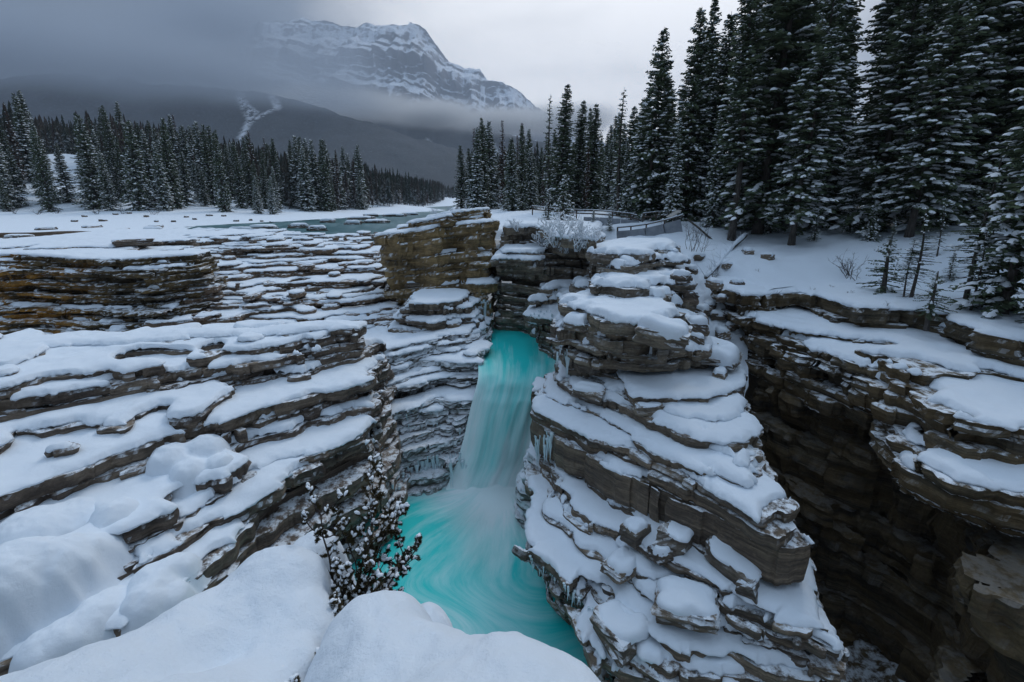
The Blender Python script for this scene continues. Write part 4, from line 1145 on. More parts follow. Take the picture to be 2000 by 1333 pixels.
        k = np.arange(6); k2 = (k + 1) % 6
        quad = np.stack([k, k2, 6 + k2, 6 + k], -1); tri = np.stack([6 + k, 6 + k2, np.full(6, 12)], -1)
        o = np.arange(len(pads))[:, None, None] * 13
        sn = make_mesh('snow', np.vstack(vs), [(quad[None] + o).reshape(-1, 4), (tri[None] + o).reshape(-1, 3)], SNOW_T, True)
    return trunk, crown, sn

VAR = {
    'dense': spruce_meshes(101, 20, 3.4, 0.02, 0.29, 6, snowp=0.74, pad=(0.3, 0.75), power=0.75),
    'slim': spruce_meshes(102, 20, 2.3, 0.03, 0.29, 6, snowp=0.6, pad=(0.25, 0.55), twig=0.38, power=0.78),
    'tall': spruce_meshes(103, 26, 3.3, 0.04, 0.33, 6, snowp=0.78, pad=(0.35, 0.9), twig=0.5, width=0.13),
    'bare': spruce_meshes(104, 27, 3.4, 0.28, 0.36, 6, snowp=0.68, twig=0.5, dead_low=1.0, trunk_r=0.33),
    'open': spruce_meshes(105, 25, 3.4, 0.12, 0.38, 6, snowp=0.8, pad=(0.4, 0.95), twig=0.48, lean=0.02, dead_low=1.0, trunk_r=0.27),
    'laden': spruce_meshes(106, 20, 3.0, 0.03, 0.30, 6, snowp=0.85, pad=(0.4, 0.95), twig=0.46),
    'young': spruce_meshes(107, 5, 1.15, 0.05, 0.20, 6, snowp=0.95, pad=(0.25, 0.5), twig=0.26, width=0.07),
    'thin': spruce_meshes(108, 8, 1.2, 0.30, 0.24, 5, snowp=0.35, pad=(0.2, 0.45), twig=0.15, width=0.028, sparse=0.2, dead_low=1.0, trunk_r=0.085, step=0.05),
    'dead': spruce_meshes(109, 20, 1.7, 0.12, 0.40, 5, snowp=0.22, twig=0.34, sparse=0.3, needle=NEEDLE_RED),
    'scrag': spruce_meshes(110, 18, 1.5, 0.25, 0.5, 4, snowp=0.22, twig=0.32, sparse=0.35),
    'sapling': spruce_meshes(111, 1.3, 0.42, 0.05, 0.10, 5, snowp=0.35, pad=(0.08, 0.18), twig=0.10, width=0.02, step=0.04),
}
def tree(var, x, y, z, s=1.0, rz=None, label='', group=None, name='spruce_tree', sz=None, cat='tree', tilt=(0, 0)):
    root = empty(name, (x, y, z))
    root.rotation_euler = (tilt[0], tilt[1], random.uniform(0, 6.28) if rz is None else rz)
    root.scale = (s, s, sz or s)
    tag(root, label=label, cat=cat, group=group)
    for nm, me in zip(('trunk', 'crown', 'snow'), VAR[var]):
        if me is None: continue
        o = bpy.data.objects.new(nm, me)
        link(o, root if nm != 'snow' else crown_o)
        if nm == 'crown': crown_o = o
        if nm == 'snow': o['kind'] = 'stuff'
    return root

VH = {'dense': 20, 'slim': 20, 'tall': 26, 'bare': 27, 'open': 25, 'laden': 20, 'young': 5, 'thin': 8, 'dead': 20, 'scrag': 18, 'sapling': 1.3}
def tree_px(var, px, Y, top=None, label='', s=None, dz=0.0, **kw):
    """stand a tree on the ground at forward distance Y under pixel column px; top = photograph row of its tip"""
    row = 420
    for _ in range(6):                       # find the row where the ground lies under that column
        x, y, z = PY(px, row, Y)
        zg = float(h_right(np.array([x]), np.array([Y]))[0]) + dz
        # invert the row for this height
        lo_, hi_ = 200, 1300
        for __ in range(30):
            m = (lo_ + hi_) / 2
            if PY(px, m, Y)[2] > zg: lo_ = m
            else: hi_ = m
        row = m
    if top is not None:
        s = (PY(px, top, Y)[2] - zg) / VH[var]
    sx = kw.pop('wide', 1.0)
    t = tree(var, x, Y, zg, (s or 1.0) * sx, label=label, sz=(s or 1.0), **kw)
    return t

# trees one can single out on the right bank
tree_px('dense', 1268, 47, 52, 'tall pointed spruce with double tip behind the viewpoint wall', wide=0.95)
tree_px('dense', 1334, 45, 14, 'tallest sharp tipped spruce rising clear against the bright sky', wide=0.85)
tree_px('bare', 1428, 36, -120, 'massive spruce with long bare grey trunk beside the fallen log')
tree_px('open', 1545, 33, -90, 'leaning spruce with snow clumps on open boughs on the bank edge', rz=0.0)
tree_px('open', 1775, 30, -160, 'tall leaning spruce with bare lower trunk above the snowy slope', rz=0.3, wide=1.05)
tree_px('laden', 1957, 19.5, -240, 'thick dark trunked spruce at the edge of the right cliff', tilt=(0, 0.06), wide=0.8)
tree_px('laden', 2110, 17.0, -200, 'spruce with heavy snow laden boughs reaching in over the cliff', wide=0.9)
tree_px('thin', 1884, 21.0, 300, 'spindly young spruce with thin dark stem on the slope by the cliff', name='young_spruce', wide=1.3)
tree_px('thin', 1778, 22.5, 405, 'slender half bare sapling clump stem on the upper slope', name='young_spruce', wide=1.5)
tree_px('thin', 1765, 22.8, 470, 'short bare twin stem beside the slender sapling', name='young_spruce', wide=1.2)
tree_px('thin', 1895, 20.2, 440, 'low thin sapling beside the spindly young spruce', name='young_spruce', wide=1.2)
tree_px('sapling', 1722, 24, 468, 'tiny dark sapling poking out of the smooth snow slope', name='spruce_sapling')
tree_px('sapling', 1815, 20.0, 530, 'tiny spruce sapling near the lip of the cliff', name='spruce_sapling')
tree_px('sapling', 2010, 18.0, 560, 'tiny spruce sapling under the thick trunked spruce', name='spruce_sapling')
tree_px('young', 1101, 49, 345, 'small bushy fir wrapped in snow beside the wooden railing', name='young_fir', wide=1.2)
tree_px('young', 1070, 52, 372, 'smaller snow plastered fir left of the bushy one', name='young_fir')
tree_px('young', 1158, 44, 412, 'knee high frosted fir in front of the concrete wall', name='young_fir')
tree_px('young', 1190, 43, 418, 'stubby frosted fir at the left end of the front wall', name='young_fir', wide=1.2)
tree_px('slim', 1098, 64, 162, 'slender dark spruce standing tallest of the middle clump', wide=1.35)
tree_px('scrag', 1072, 66, 184, 'ragged thin crowned spruce left of the middle clump')
tree_px('slim', 1128, 68, 195, 'narrow spruce right beside the slender dark one', wide=1.35)
tree_px('slim', 1152, 66, 203, 'short pointed spruce at the right of the middle clump', wide=1.35)
tree_px('scrag', 1208, 54, 172, 'round topped ragged pine left of the double tipped spruce', wide=1.3)
tree_px('dead', 986, 90, 234, 'rusty brown dying conifer at the left end of the right bank', name='dying_conifer')
tree_px('dead', 1020, 88, 240, 'reddish dying conifer next to the rusty brown one', name='dying_conifer')
tree_px('slim', 901, 112, 284, 'dark spruce standing at the river edge, outermost of the right bank', wide=1.35)
tree_px('slim', 920, 108, 290, 'dark spruce second from the river edge', wide=1.35)
tree_px('dense', 944, 104, 288, 'bushy green spruce by the river point', wide=0.8)
tree_px('laden', 1222, 50, 270, 'snow laden young spruce in front of the double tipped one', wide=0.8)
tree_px('laden', 1310, 41, 230, 'snow laden half height spruce before the tallest one', wide=0.7)
tree_px('laden', 1390, 40, 215, 'snow laden spruce left of the bare grey trunk', wide=0.75)

# the forest behind them
def scatter(n, region, dmin, seed, avoid=()):
    r = np.random.default_rng(seed); pts = list(avoid); out = []
    poly = np.array(region, float); lo_, hi_ = poly.min(0), poly.max(0)
    tries = 0
    while len(out) < n and tries < n * 60:
        tries += 1
        p = r.uniform(lo_, hi_)
        if sdf_poly(np.array([p[0]]), np.array([p[1]]), poly)[0] < 0: continue
        if all((p[0] - q[0]) ** 2 + (p[1] - q[1]) ** 2 > dmin * dmin for q in pts):
            pts.append(p); out.append(p)
    return out
front = [(o.location.x, o.location.y) for o in SC.objects if o.type == 'EMPTY' and o.get('category') == 'tree']
kinds = {'dense': 'bushy dark green spruce in the forest on the right bank', 'slim': 'narrow dark spruce in the forest on the right bank',
         'tall': 'very tall dark spruce deep in the right hand forest', 'laden': 'snow laden spruce in the forest on the right bank', 'scrag': 'thin ragged spruce in the forest on the right bank'}
rr = random.Random(5)
for (x, y) in scatter(46, [(17.5, 37), (22, 35), (30, 26), (44, 24), (62, 44), (40, 64), (20, 52)], 2.6, 61, front):
    v_ = rr.choice(['tall', 'tall', 'dense', 'laden', 'open', 'bare'])
    lab = {'open': 'open boughed spruce with bare lower stem in the right hand forest', 'bare': 'bare stemmed tall spruce deep in the right hand forest'}.get(v_) or kinds[v_]
    tree(v_, x, y, float(h_right(np.array([x]), np.array([y]))[0]) - 0.1, rr.uniform(0.85, 1.15), label=lab, group='spruces of the right hand forest: ' + v_)
for (x, y) in scatter(26, [(15, 46), (20, 47), (24, 60), (16, 62), (12, 56)], 2.2, 63, front):
    v_ = rr.choice(['dense', 'slim', 'laden', 'slim'])
    tree(v_, x, y, float(h_right(np.array([x]), np.array([y]))[0]) - 0.1, rr.uniform(0.45, 0.75), label=kinds[v_], group='spruces of the right hand forest: ' + v_)
for (x, y) in scatter(84, [(-12, 118), (-6, 86), (3, 64), (12, 60), (20, 66), (24, 110), (0, 135)], 2.3, 65, front):
    v_ = rr.choice(['dense', 'slim', 'slim', 'scrag', 'laden', 'dead'])
    sc_ = rr.uniform(0.42, 0.86) * (1.1 if y > 90 else 0.85)
    tree(v_, x, y, float(h_right(np.array([x]), np.array([y]))[0]) - 0.1, sc_, label=('brown dying conifer among the spruces on the right bank' if v_ == 'dead' else kinds[v_]),
         group='spruces of the right hand forest: ' + v_)

# left shore: the front rows one by one
lk = {'dense': 'bushy snow dusted spruce along the foot of the left hillside', 'slim': 'narrow dark spruce along the foot of the left hillside',
      'laden': 'snow laden spruce along the foot of the left hillside', 'scrag': 'thin ragged spruce along the foot of the left hillside', 'dead': 'brown dying spruce on the left hillside'}
def clear(x, y):           # the open snowy slope among the trees
    for q in ((80, 300), (120, 310), (160, 330), (120, 345), (95, 285), (150, 360), (205, 345)):
        pass
    u = x / y
    return -0.985 < u < -0.895 and y > 128
n_left = 0
for (x, y) in scatter(210, [(-140, 106), (-108, 108), (-80, 113), (-64, 122), (-60, 150), (-52, 190), (-80, 200), (-150, 180), (-190, 140)], 2.9, 71):
    if clear(x, y): continue
    v_ = rr.choice(['dense', 'slim', 'slim', 'laden', 'laden', 'dense', 'dead']) if y > 118 else rr.choice(['dense', 'slim', 'laden', 'dense'])
    zg = float(h_left(np.array([x]), np.array([y]))[0])
    tree(v_, x, y, zg - 0.2, rr.uniform(0.5, 1.2), label=lk[v_], group='spruces along the left shore: ' + v_)
    n_left += 1

# the rest of the left hillside, too many to count
def low_tree(seed, tiers=13, spikes=7):
    r = np.random.default_rng(seed); tris = []; H = 1.0
    for k in range(tiers):
        z0 = 0.10 + 0.88 * k / tiers; rad = 0.13 * (1 - z0) ** 0.8 + 0.008
        for s in range(spikes):
            a = r.uniform(0, 6.28); w = 0.55 + 0.3 * r.random(); L = rad * r.uniform(0.6, 1.25)
            tip = [math.cos(a) * L, math.sin(a) * L, z0 - 0.035 * r.random()]
            b1 = [math.cos(a + w) * L * .5, math.sin(a + w) * L * .5, z0 + 0.015]; top = [0, 0, z0 + 0.10]
            b2 = [math.cos(a - w) * L * .5, math.sin(a - w) * L * .5, z0 + 0.015]
            tris += [[top, b1, tip], [top, tip, b2]]
    for s in range(3):
        a, b = s * 2.1, s * 2.1 + 2.1
        tris += [[[math.cos(a) * .010, math.sin(a) * .010, -0.03], [math.cos(b) * .010, math.sin(b) * .010, -0.03], [0, 0, 0.9]]]
    return np.array(tris)
_t = NT('far_spruce')
_nz = _t.xyz(_t.geo.outputs['True Normal'])[2]
_nn = _t.noise(_t.pos(), 0.55, 3, 0.7)
_n3 = _t.noise(_t.pos(), 0.035, 3, 0.6)
_sn = _t.math('MULTIPLY', _t.rng(_t.math('ABSOLUTE', _nz), 0.30, 0.75), _t.rng(_nn, 0.46, 0.60, 0.0, 0.55))
_bc = _t.mix(_t.rng(_n3, 0.42, 0.6), (0.022, 0.032, 0.022), (0.050, 0.034, 0.026))
FARTREE = _t.set(Base_Color=_t.mix(_sn, _bc, (0.72, 0.78, 0.84)), Roughness=0.85)
def forest(name, pts, hs, zf, label, mat=None):
    protos = [low_tree(s) for s in (1, 2, 3, 4)]
    r = np.random.default_rng(5); out = []
    for k in range(4):
        sel = np.arange(len(pts)) % 4 == k
        p = pts[sel]; h = hs[sel]; n = len(p)
        a = r.uniform(0, 6.28, n); c, s = np.cos(a), np.sin(a)
        T_ = protos[k].reshape(-1, 3)
        w = h * r.uniform(0.75, 1.25, n)
        X = p[:, 0:1] + (T_[None, :, 0] * c[:, None] - T_[None, :, 1] * s[:, None]) * w[:, None]
        Y = p[:, 1:2] + (T_[None, :, 0] * s[:, None] + T_[None, :, 1] * c[:, None]) * w[:, None]
        Z = zf(p[:, 0], p[:, 1])[:, None] - 0.2 + T_[None, :, 2] * h[:, None]
        out.append(np.stack([X, Y, Z], -1).reshape(-1, 3))
    V = np.concatenate(out)
    o = mesh_obj(name, V, np.arange(len(V)).reshape(-1, 3), mat or FARTREE, False)
    return tag(o, kind='stuff', label=label)
r_ = np.random.default_rng(77)
def jitter_grid(x0, x1, y0, y1, d):
    X, Y = np.meshgrid(np.arange(x0, x1, d), np.arange(y0, y1, d))
    p = np.stack([X.ravel(), Y.ravel()], -1); return p + r_.uniform(-.5, .5, p.shape) * d
pts = jitter_grid(-330, -10, 150, 560, 4.6)
u = pts[:, 0] / pts[:, 1]
edge = np.interp(pts[:, 1], [150, 200, 330, 420, 560], [-62, -54, -56, -62, -80])
ok = (pts[:, 0] < edge) & (u > -1.25) & ~((u > -0.985) & (u < -0.895) & (pts[:, 1] < 200)) & (np.hypot(pts[:, 0] + 110, pts[:, 1] - 150) > 20)
pts = pts[ok]
forest('left_hillside_forest', pts, r_.uniform(11, 19, len(pts)), h_left, 'dense dark conifer forest covering the hillside left of the river')
pts = jitter_grid(-160, 330, 560, 1150, 9.0)
pts = pts[(pts[:, 0] / pts[:, 1] > -0.62)]
forest('valley_forest', pts, r_.uniform(12, 20, len(pts)), lambda x, y: np.full(np.shape(x), -4.0), 'far conifer forest on the valley floor beyond the river')
pts = jitter_grid(-8, 190, 125, 330, 6.0)
pts = pts[(pts[:, 0] > -14 + (pts[:, 1] - 125) * 0.02)]
forest('right_bank_forest', pts, r_.uniform(11, 18, len(pts)), lambda x, y: h_right(x, np.minimum(y, 230)), 'conifers filling the ground far behind the right bank')
# ------------------------------------------------------------------ boulders, ice, fallen log, fences, shrubs
def block_mesh(name, size, seed, mat, skew=0.18, sub=3):
    """an angular rock: a box with knocked off corners, split beds and rough faces"""
    r = np.random.default_rng(seed)
    n = sub * 2 + 2
    L_ = np.linspace(-1, 1, n)
    V = {}; faces = []
    def vid(p):
        k = tuple(np.round(p, 4))
        if k not in V: V[k] = len(V)
        return V[k]
    for ax in range(3):
        for sgn in (-1, 1):
            for a in range(n - 1):
                for b in range(n - 1):
                    q = []
                    for (da, db) in ((0, 0), (1, 0), (1, 1), (0, 1)):
                        p = [0, 0, 0]; p[ax] = sgn; p[(ax + 1) % 3] = L_[a + da]; p[(ax + 2) % 3] = L_[b + db]
                        q.append(vid(p))
                    faces.append(q if sgn > 0 else q[::-1])
    P0 = np.array(list(V.keys()))
    ln = np.linalg.norm(P0, axis=1)
    Pn = P0 * (1 - 0.16 * np.clip(ln - 1.15, 0, 1))[:, None]
    sk = r.normal(size=(3, 3)) * skew; np.fill_diagonal(sk, 1.0); sk[2, 0] *= .3; sk[2, 1] *= .3
    Pn = Pn @ sk
    o_ = 0.10 * noise2(Pn[:, 0] * 1.6 + seed, Pn[:, 1] * 1.6 + Pn[:, 2] * 1.9, seed) + 0.05 * noise2(Pn[:, 0] * 4 + Pn[:, 2] * 5, Pn[:, 1] * 4, seed + 1)
    bed = 0.07 * noise2(Pn[:, 2] * 4.5, Pn[:, 0] * 0.4 + seed, seed + 2)
    Pn[:, :2] *= (1 + o_ + bed)[:, None]; Pn[:, 2] *= (1 + o_)
    return make_mesh(name, Pn * (np.array(size) / 2), np.array(faces), mat, False)

def snow_pad_mesh(size, h, seed, w=0.4):
    nr, na = 9, 40
    rr_ = np.concatenate([np.linspace(0, 1 - w, 3), 1 - w + w * np.sin(np.linspace(0.2, 1, nr - 4) * np.pi / 2), [1.0]])
    th = np.arange(na) / na * 2 * np.pi
    lobe = (np.abs(np.cos(th)) ** 3.4 + np.abs(np.sin(th)) ** 3.4) ** (-1 / 3.4)
    lobe = lobe * (1 + 0.09 * noise2(np.cos(th) * 2 + seed, np.sin(th) * 2, seed) + 0.05 * noise2(np.cos(th) * 5 + seed, np.sin(th) * 5, seed + 1)) * 0.97
    X = rr_[:, None] * (np.cos(th) * lobe)[None]; Y = rr_[:, None] * (np.sin(th) * lobe)[None]
    Z = h * np.sqrt(np.clip(1 - np.clip((rr_ - (1 - w)) / w, 0, 1) ** 2, 0, 1))[:, None] * (1 + 0.3 * noise2(X * 1.7, Y * 1.7 + seed, seed + 2))
    Z[-1] = -0.25 * h - 0.25 * h * (noise2(np.cos(th) * 3, np.sin(th) * 3 + seed, seed + 4) > 0.1)
    V = np.stack([X * size[0] / 2, Y * size[1] / 2, Z], -1).reshape(-1, 3)
    j = np.arange(len(rr_) - 1)[:, None] * na; k = np.arange(na)[None, :]; k2 = (k + 1) % na
    f = np.stack([j + k, j + na + k, j + na + k2, j + k2], -1).reshape(-1, 4)
    return make_mesh('snow_cap', V, f, SNOW, True)

DG = None
def hit(px, py, skip=('trunk', 'crown', 'snow', 'stem')):
    """where the line of sight through a pixel meets the rock, snow or water"""
    global DG
    if DG is None:
        bpy.context.view_layer.update(); DG = bpy.context.evaluated_depsgraph_get()
    u, v = px - CX, py - CY
    d = Vector((u, FPX * CP - v * SP, -(FPX * SP + v * CP))).normalized()
    o = Vector((0, 0, 0))
    for _ in range(40):
        ok, loc, nrm, idx, ob, mtx = SC.ray_cast(DG, o, d)
        if not ok: return None
        if ob.name.split('.')[0] in skip: o = loc + d * 0.02; continue
        return loc, nrm, d
    return None

def boulder(loc, size, rz, label, seed, mat=None, snow=0.18, tilt=(0, 0), group=None, name='boulder', cat='boulder'):
    root = empty(name, loc, label=label, cat=cat, group=group)
    root.rotation_euler = (tilt[0], tilt[1], rz)
    o = link(bpy.data.objects.new('stone', block_mesh('stone', size, seed, mat or ROCK)), root)
    o.location = (0, 0, size[2] * 0.35)
    if snow > 0:
        c = link(bpy.data.objects.new('snow_cap', snow_pad_mesh((size[0] * 0.98, size[1] * 0.98), snow, seed)), root)
        c.location = (0, 0, size[2] * 0.80)
    return root
def bpx(px, py, z, *a, **k):
    h_ = hit(px, py) if z > -5.69 or z < -5.81 else None
    if h_ is not None and (h_[0].length < 60 or z < -6):
        return boulder((h_[0].x, h_[0].y, h_[0].z - 0.10), *a, **k)
    x, y = P(px, py, z)
    return boulder((x, y, z), *a, **k)

bpx(1240, 1045, -13.9, (0.9, 0.7, 0.7), 0.5, 'squat grey block leaning under the massive dark band', 1, ROCK_GREY, snow=0.16)
bpx(1320, 1060, -13.5, (1.5, 1.0, 0.85), 0.9, 'layered pale block under the massive dark band', 2, ROCK_GREY, snow=0.12, tilt=(0.1, 0.15))
bpx(1425, 1108, -13.4, (1.9, 1.0, 0.85), -0.75, 'large tilted pale slab wedged beneath the ridge', 3, ROCK_GREY, snow=0.12, tilt=(0.15, 0.25))
bpx(1340, 1185, -13.9, (2.0, 1.5, 0.55), -0.25, 'flat block with square snow top on the pool shelf', 4, ROCK, snow=0.26)
bpx(1215, 1110, -14.1, (1.5, 1.0, 0.5), 0.8, 'narrow slab with smooth snow at the middle of the pool shelf', 5, ROCK, snow=0.22, tilt=(0.0, 0.1))
bpx(1210, 1235, -15.0, (1.9, 1.6, 0.7), 0.55, 'broad snow slab at the lip of the pool shelf', 6, ROCK, snow=0.3, tilt=(0.0, 0.12))
bpx(1290, 1085, -13.9, (0.7, 0.6, 0.45), 0.2, 'small snow capped stone among the pale blocks', 7, ROCK, snow=0.18)
bpx(1460, 1150, -13.5, (0.7, 0.5, 0.5), 0.9, 'small bare stone right of the large tilted slab', 8, ROCK_GREY, snow=0.05)
bpx(1345, 585, -5.6, (0.9, 0.8, 0.7), 0.3, 'round dark stone half buried in the gully snow', 9, ROCK_NEAR, snow=0.08)
bpx(1265, 800, -9.3, (1.2, 0.8, 0.5), 0.2, 'grey block jammed under the slab stack', 10, ROCK_GREY, snow=0.06)
bpx(1290, 660, -6.6, (2.2, 1.5, 0.8), -0.5, 'snow padded slab leaning against the slab stack', 11, ROCK_GREY, snow=0.42, tilt=(0.1, 0.2))
bpx(1400, 700, -7.9, (2.0, 1.8, 0.5), -0.5, 'wide snowy slab at the head of the ridge', 12, ROCK_GREY, snow=0.5, tilt=(0.15, 0.1))
bpx(1150, 770, -9.9, (1.6, 0.9, 0.5), -0.4, 'pale slab sticking out below the slab stack', 13, ROCK_GREY, snow=0.2)
bpx(805, 560, -7.4, (1.0, 0.9, 0.7), 0.2, 'loose block perched on the face of the tan bluff', 14, ROCK_GREY, snow=0.12)
for k, (px, py, s) in enumerate([(1360, 640, 0.8), (1385, 600, 0.6), (1410, 655, 0.7), (1395, 560, 0.7), (1350, 530, 0.6), (1420, 520, 0.5), (1375, 690, 0.6), (1425, 600, 0.6), (1330, 545, 0.7), (1440, 555, 0.5), (1500, 505, 0.6), (1460, 495, 0.6), (1370, 610, 0.7), (1400, 620, 0.6), (1430, 640, 0.55), (1405, 735, 0.6), (1420, 700, 0.6), (1360, 665, 0.55), (1365, 505, 0.6), (1410, 585, 0.5)]):
    d_ = -4.6 - (py - 520) * 0.016
    bpx(px, py, d_, (s * 1.3, s, s * 0.7), k * 0.7, 'snow buried stone in the gully beside the fallen log', 30 + k, ROCK, snow=0.28 * s, group='stones in the gully')
for k, (px, py, sx, sy) in enumerate([(515, 450, 5.0, 1.6), (585, 447, 3.2, 1.4), (470, 455, 3.5, 1.3), (640, 436, 3.4, 1.6), (705, 430, 5.5, 2.2), (735, 437, 5.0, 2.2), (690, 440, 3.0, 1.6), (770, 424, 6, 2.5), (620, 452, 3.0, 1.4), (400, 458, 4.0, 1.3),
                                      (345, 461, 5.0, 1.2), (300, 455, 3.0, 1.2), (725, 424, 4.5, 2.2), (800, 421, 5.0, 2.4)]):
    bpx(px, py, RIVER_Z - 0.1, (sx, sy, 0.8), 0.1 * (k % 3), 'low flat rock capped with snow standing in the river', 50 + k, ROCK_NEAR, snow=0.35, group='rocks in the river', name='river_rock', cat='rock')
for k, (px, py, z, s) in enumerate([(40, 470, -5.0, 1.6), (130, 462, -5.2, 2.0), (205, 470, -5.1, 1.5), (262, 478, -5.1, 1.8), (90, 452, -5.3, 1.4), (180, 448, -5.4, 1.6), (305, 447, -5.6, 1.8), (240, 456, -5.3, 1.4)]):
    bpx(px, py, z - 0.15, (s * 1.8, s, 0.7), 0.3 * k, 'dark ledge fragment poking through the snowy shore', 70 + k, ROCK_NEAR, snow=0.18, group='rocks on the snowy shore', name='shore_rock', cat='rock')
for k in range(16):
    px = 150 + 26 * k + random.uniform(-10, 10); py = 424 + random.uniform(-5, 9) - 0.012 * (px - 150)
    x, y, z = PY(px, py, 96 + random.uniform(-6, 8) + 0.03 * (px - 150))
    zg = float(h_left(np.array([x]), np.array([y]))[0])
    s = random.uniform(0.5, 1.0)
    boulder((x, y, zg - 0.1), (s * 1.4, s, 0.5), k, 'small stone dotting the snowy river beach', 90 + k, ROCK_NEAR, snow=0.10, group='stones on the river beach', name='beach_stone', cat='stone')

# icicles: each hangs from a lip of rock
_t = NT('ice')
ICE = _t.set(Base_Color=(0.66, 0.80, 0.85), Roughness=0.25, Specular_IOR_Level=0.6, Normal=_t.bump(_t.noise(_t.pos((3, 3, 1)), 3.0, 4, 0.6), 0.4, 0.05))
def icicle_mesh(seed):
    r = np.random.default_rng(seed); mb = MB()
    z = -np.array([-0.05, 0.0, 0.15, 0.35, 0.6, 0.85, 1.0])
    rad = np.array([0.11, 0.10, 0.085, 0.06, 0.04, 0.018, 0.004]) * r.uniform(0.8, 1.2, 7)
    mb.tube(np.stack([0.03 * np.sin(z * 5 + seed), 0.03 * np.cos(z * 4), z], -1), rad, 6)
    return make_mesh('icicle', np.vstack(mb.v), [np.vstack(mb.f4), np.vstack(mb.f3)], ICE, True)
ICM = [icicle_mesh(s) for s in range(5)]
def icicle(px, py, L, root_name, w=None):
    h_ = hit(px, py)
    if h_ is None or h_[0].y > 60: return
    o = bpy.data.objects.new('icicle', random.choice(ICM)); link(o, bpy.data.objects[root_name])
    o.location = h_[0] - h_[2] * 0.06 + Vector((0, 0, 0.05)); ww = w or (0.30 + 0.40 * L) * random.uniform(0.7, 1.3)
    o.scale = (ww, ww, L); o.rotation_euler = (random.uniform(-.06, .06), random.uniform(-.06, .06), random.uniform(0, 6))
def rl(a, b): return a + (b - a) * random.random() ** 2.6
for c, n, s in [(782, 7, 9), (806, 10, 10), (832, 16, 9), (852, 13, 8), (878, 8, 10), (900, 6, 8)]:
    for k in range(n):
        px = c + random.gauss(0, s)
        icicle(px, np.interp(px, [775, 800, 840, 900], [948, 926, 905, 900]) + random.uniform(-16, 12), rl(0.45, 3.0), 'frosted_rock_wall')
for k in range(14):
    icicle(random.uniform(790, 900), random.uniform(800, 880), rl(0.2, 0.8), 'frosted_rock_wall')
for px, py, L in [(945, 590, 2.8), (949, 594, 2.2), (953, 590, 1.6), (941, 592, 1.8), (957, 596, 1.0), (947, 602, 2.6)]:
    icicle(px, py, L, 'gorge_back_wall', w=1.2)
for k in range(12):
    icicle(1034 + random.uniform(0, 50), 612 + random.uniform(-5, 6), rl(0.3, 1.2), 'channel_side_ledges')
for k in range(14):
    icicle(1070 + random.uniform(0, 45), 690 + random.uniform(-10, 14), rl(0.4, 1.4), 'channel_side_ledges')
for k in range(46):
    t = random.random()
    icicle(np.interp(t, [0, 0.25, 0.7, 1], [1036, 1042, 1152, 1200]), np.interp(t, [0, 0.25, 0.7, 1], [1085, 1100, 1182, 1275]) + random.uniform(-4, 10), rl(0.2, 0.9), 'pool_shelf')
for k in range(20):
    icicle(1044 + random.uniform(0, 34), 855 + random.uniform(-10, 22), rl(0.5, 1.7), 'iced_boulder_wall')

# deep pillows of snow on the nearest left ledges
for nm, lst, lab in [('snow_pillow', [(60, 1040, 1.5), (150, 1010, 1.25), (225, 1000, 0.8), (20, 1110, 1.4), (110, 1090, 1.2), (60, 1170, 1.2), (-40, 1200, 1.5), (180, 1070, 0.9)], 'broad lobed snow pillow bulging over the nearest left ledges'),
                     ('snow_pillow', [(300, 1130, 0.85), (345, 1105, 0.7), (280, 1170, 0.7), (330, 1160, 0.65)], 'rounded snow pillow on the ledge end above the dark undercut'),
                     ('snow_pillow', [(190, 1190, 0.75), (150, 1230, 0.8), (225, 1165, 0.5), (90, 1260, 0.8)], 'narrow snow pillow wedged between the two broad ones'),
                     ('snow_pillow', [(330, 890, 0.9), (400, 870, 0.9), (370, 915, 0.8), (430, 900, 0.6)], 'squarish snow pillow draped over the middle ledges')]:
    ds = []
    for (px, py, r_) in lst:
        h_ = hit(px, py)
        if h_ is None: continue
        ds.append((h_[0].x, h_[0].y, h_[0].z - 0.50 * r_, r_, 1.0, 1.0))
    xs_ = [d[0] for d in ds]; ys_ = [d[1] for d in ds]; zb_ = min(d[2] for d in ds)
    o = dome_mesh(nm, [(a_, b_, c_ + 3.0 - 3.0, r_, sx, sy) for (a_, b_, c_, r_, sx, sy) in ds], (min(xs_) - 2.2, max(xs_) + 2.2, min(ys_) - 2.2, max(ys_) + 2.2), 0.06, seed=int(abs(lst[0][0])) % 50, zmin=zb_ - 0.4, k=6.0, slope=3.0, zc=zb_)
    tag(o, label=lab, cat='snow')

# fallen log in the gully, snow along its back
a = np.array(hit(1376, 566)[0]); b = np.array(hit(1452, 474)[0]); a[2] += 0.75; b[2] += 0.5; print('LOG', a, b)
log = empty('fallen_log', tuple(a), label='long snow covered fallen log lying down the gully', cat='log')
tt = np.linspace(0, 1, 12)[:, None]; line = (b - a)[None] * tt + np.array([0.12, 0, 0.06]) * np.sin(tt * 7)
mb = MB(); mb.tube(line, np.linspace(0.10, 0.17, 12), 9); mb.obj('stem', BARK, log, True)
mb = MB(); mb.tube(line + [0, 0, 0.09], np.linspace(0.11, 0.16, 12) * (1 + 0.2 * np.sin(np.arange(12) * 2.1)), 8); mb.obj('snow_cap', SNOW, log, True)
mb = MB()
for k in range(26):
    p = line[random.randint(0, 11)] + [0, 0, 0.05]; d = np.array([random.uniform(-1, 1), random.uniform(-.6, .6), random.uniform(-0.1, 0.9)]); d *= random.uniform(0.5, 1.3) / np.linalg.norm(d)
    mb.tube([p, p + d * .5 + [0, 0, .05], p + d], [0.022, 0.014, 0.006], 4)
tag(mb.obj('branch', FROST, log), kind='stuff')
a = np.array(PY(1342, 428, 39)); b = np.array(PY(1392, 470, 36.5))
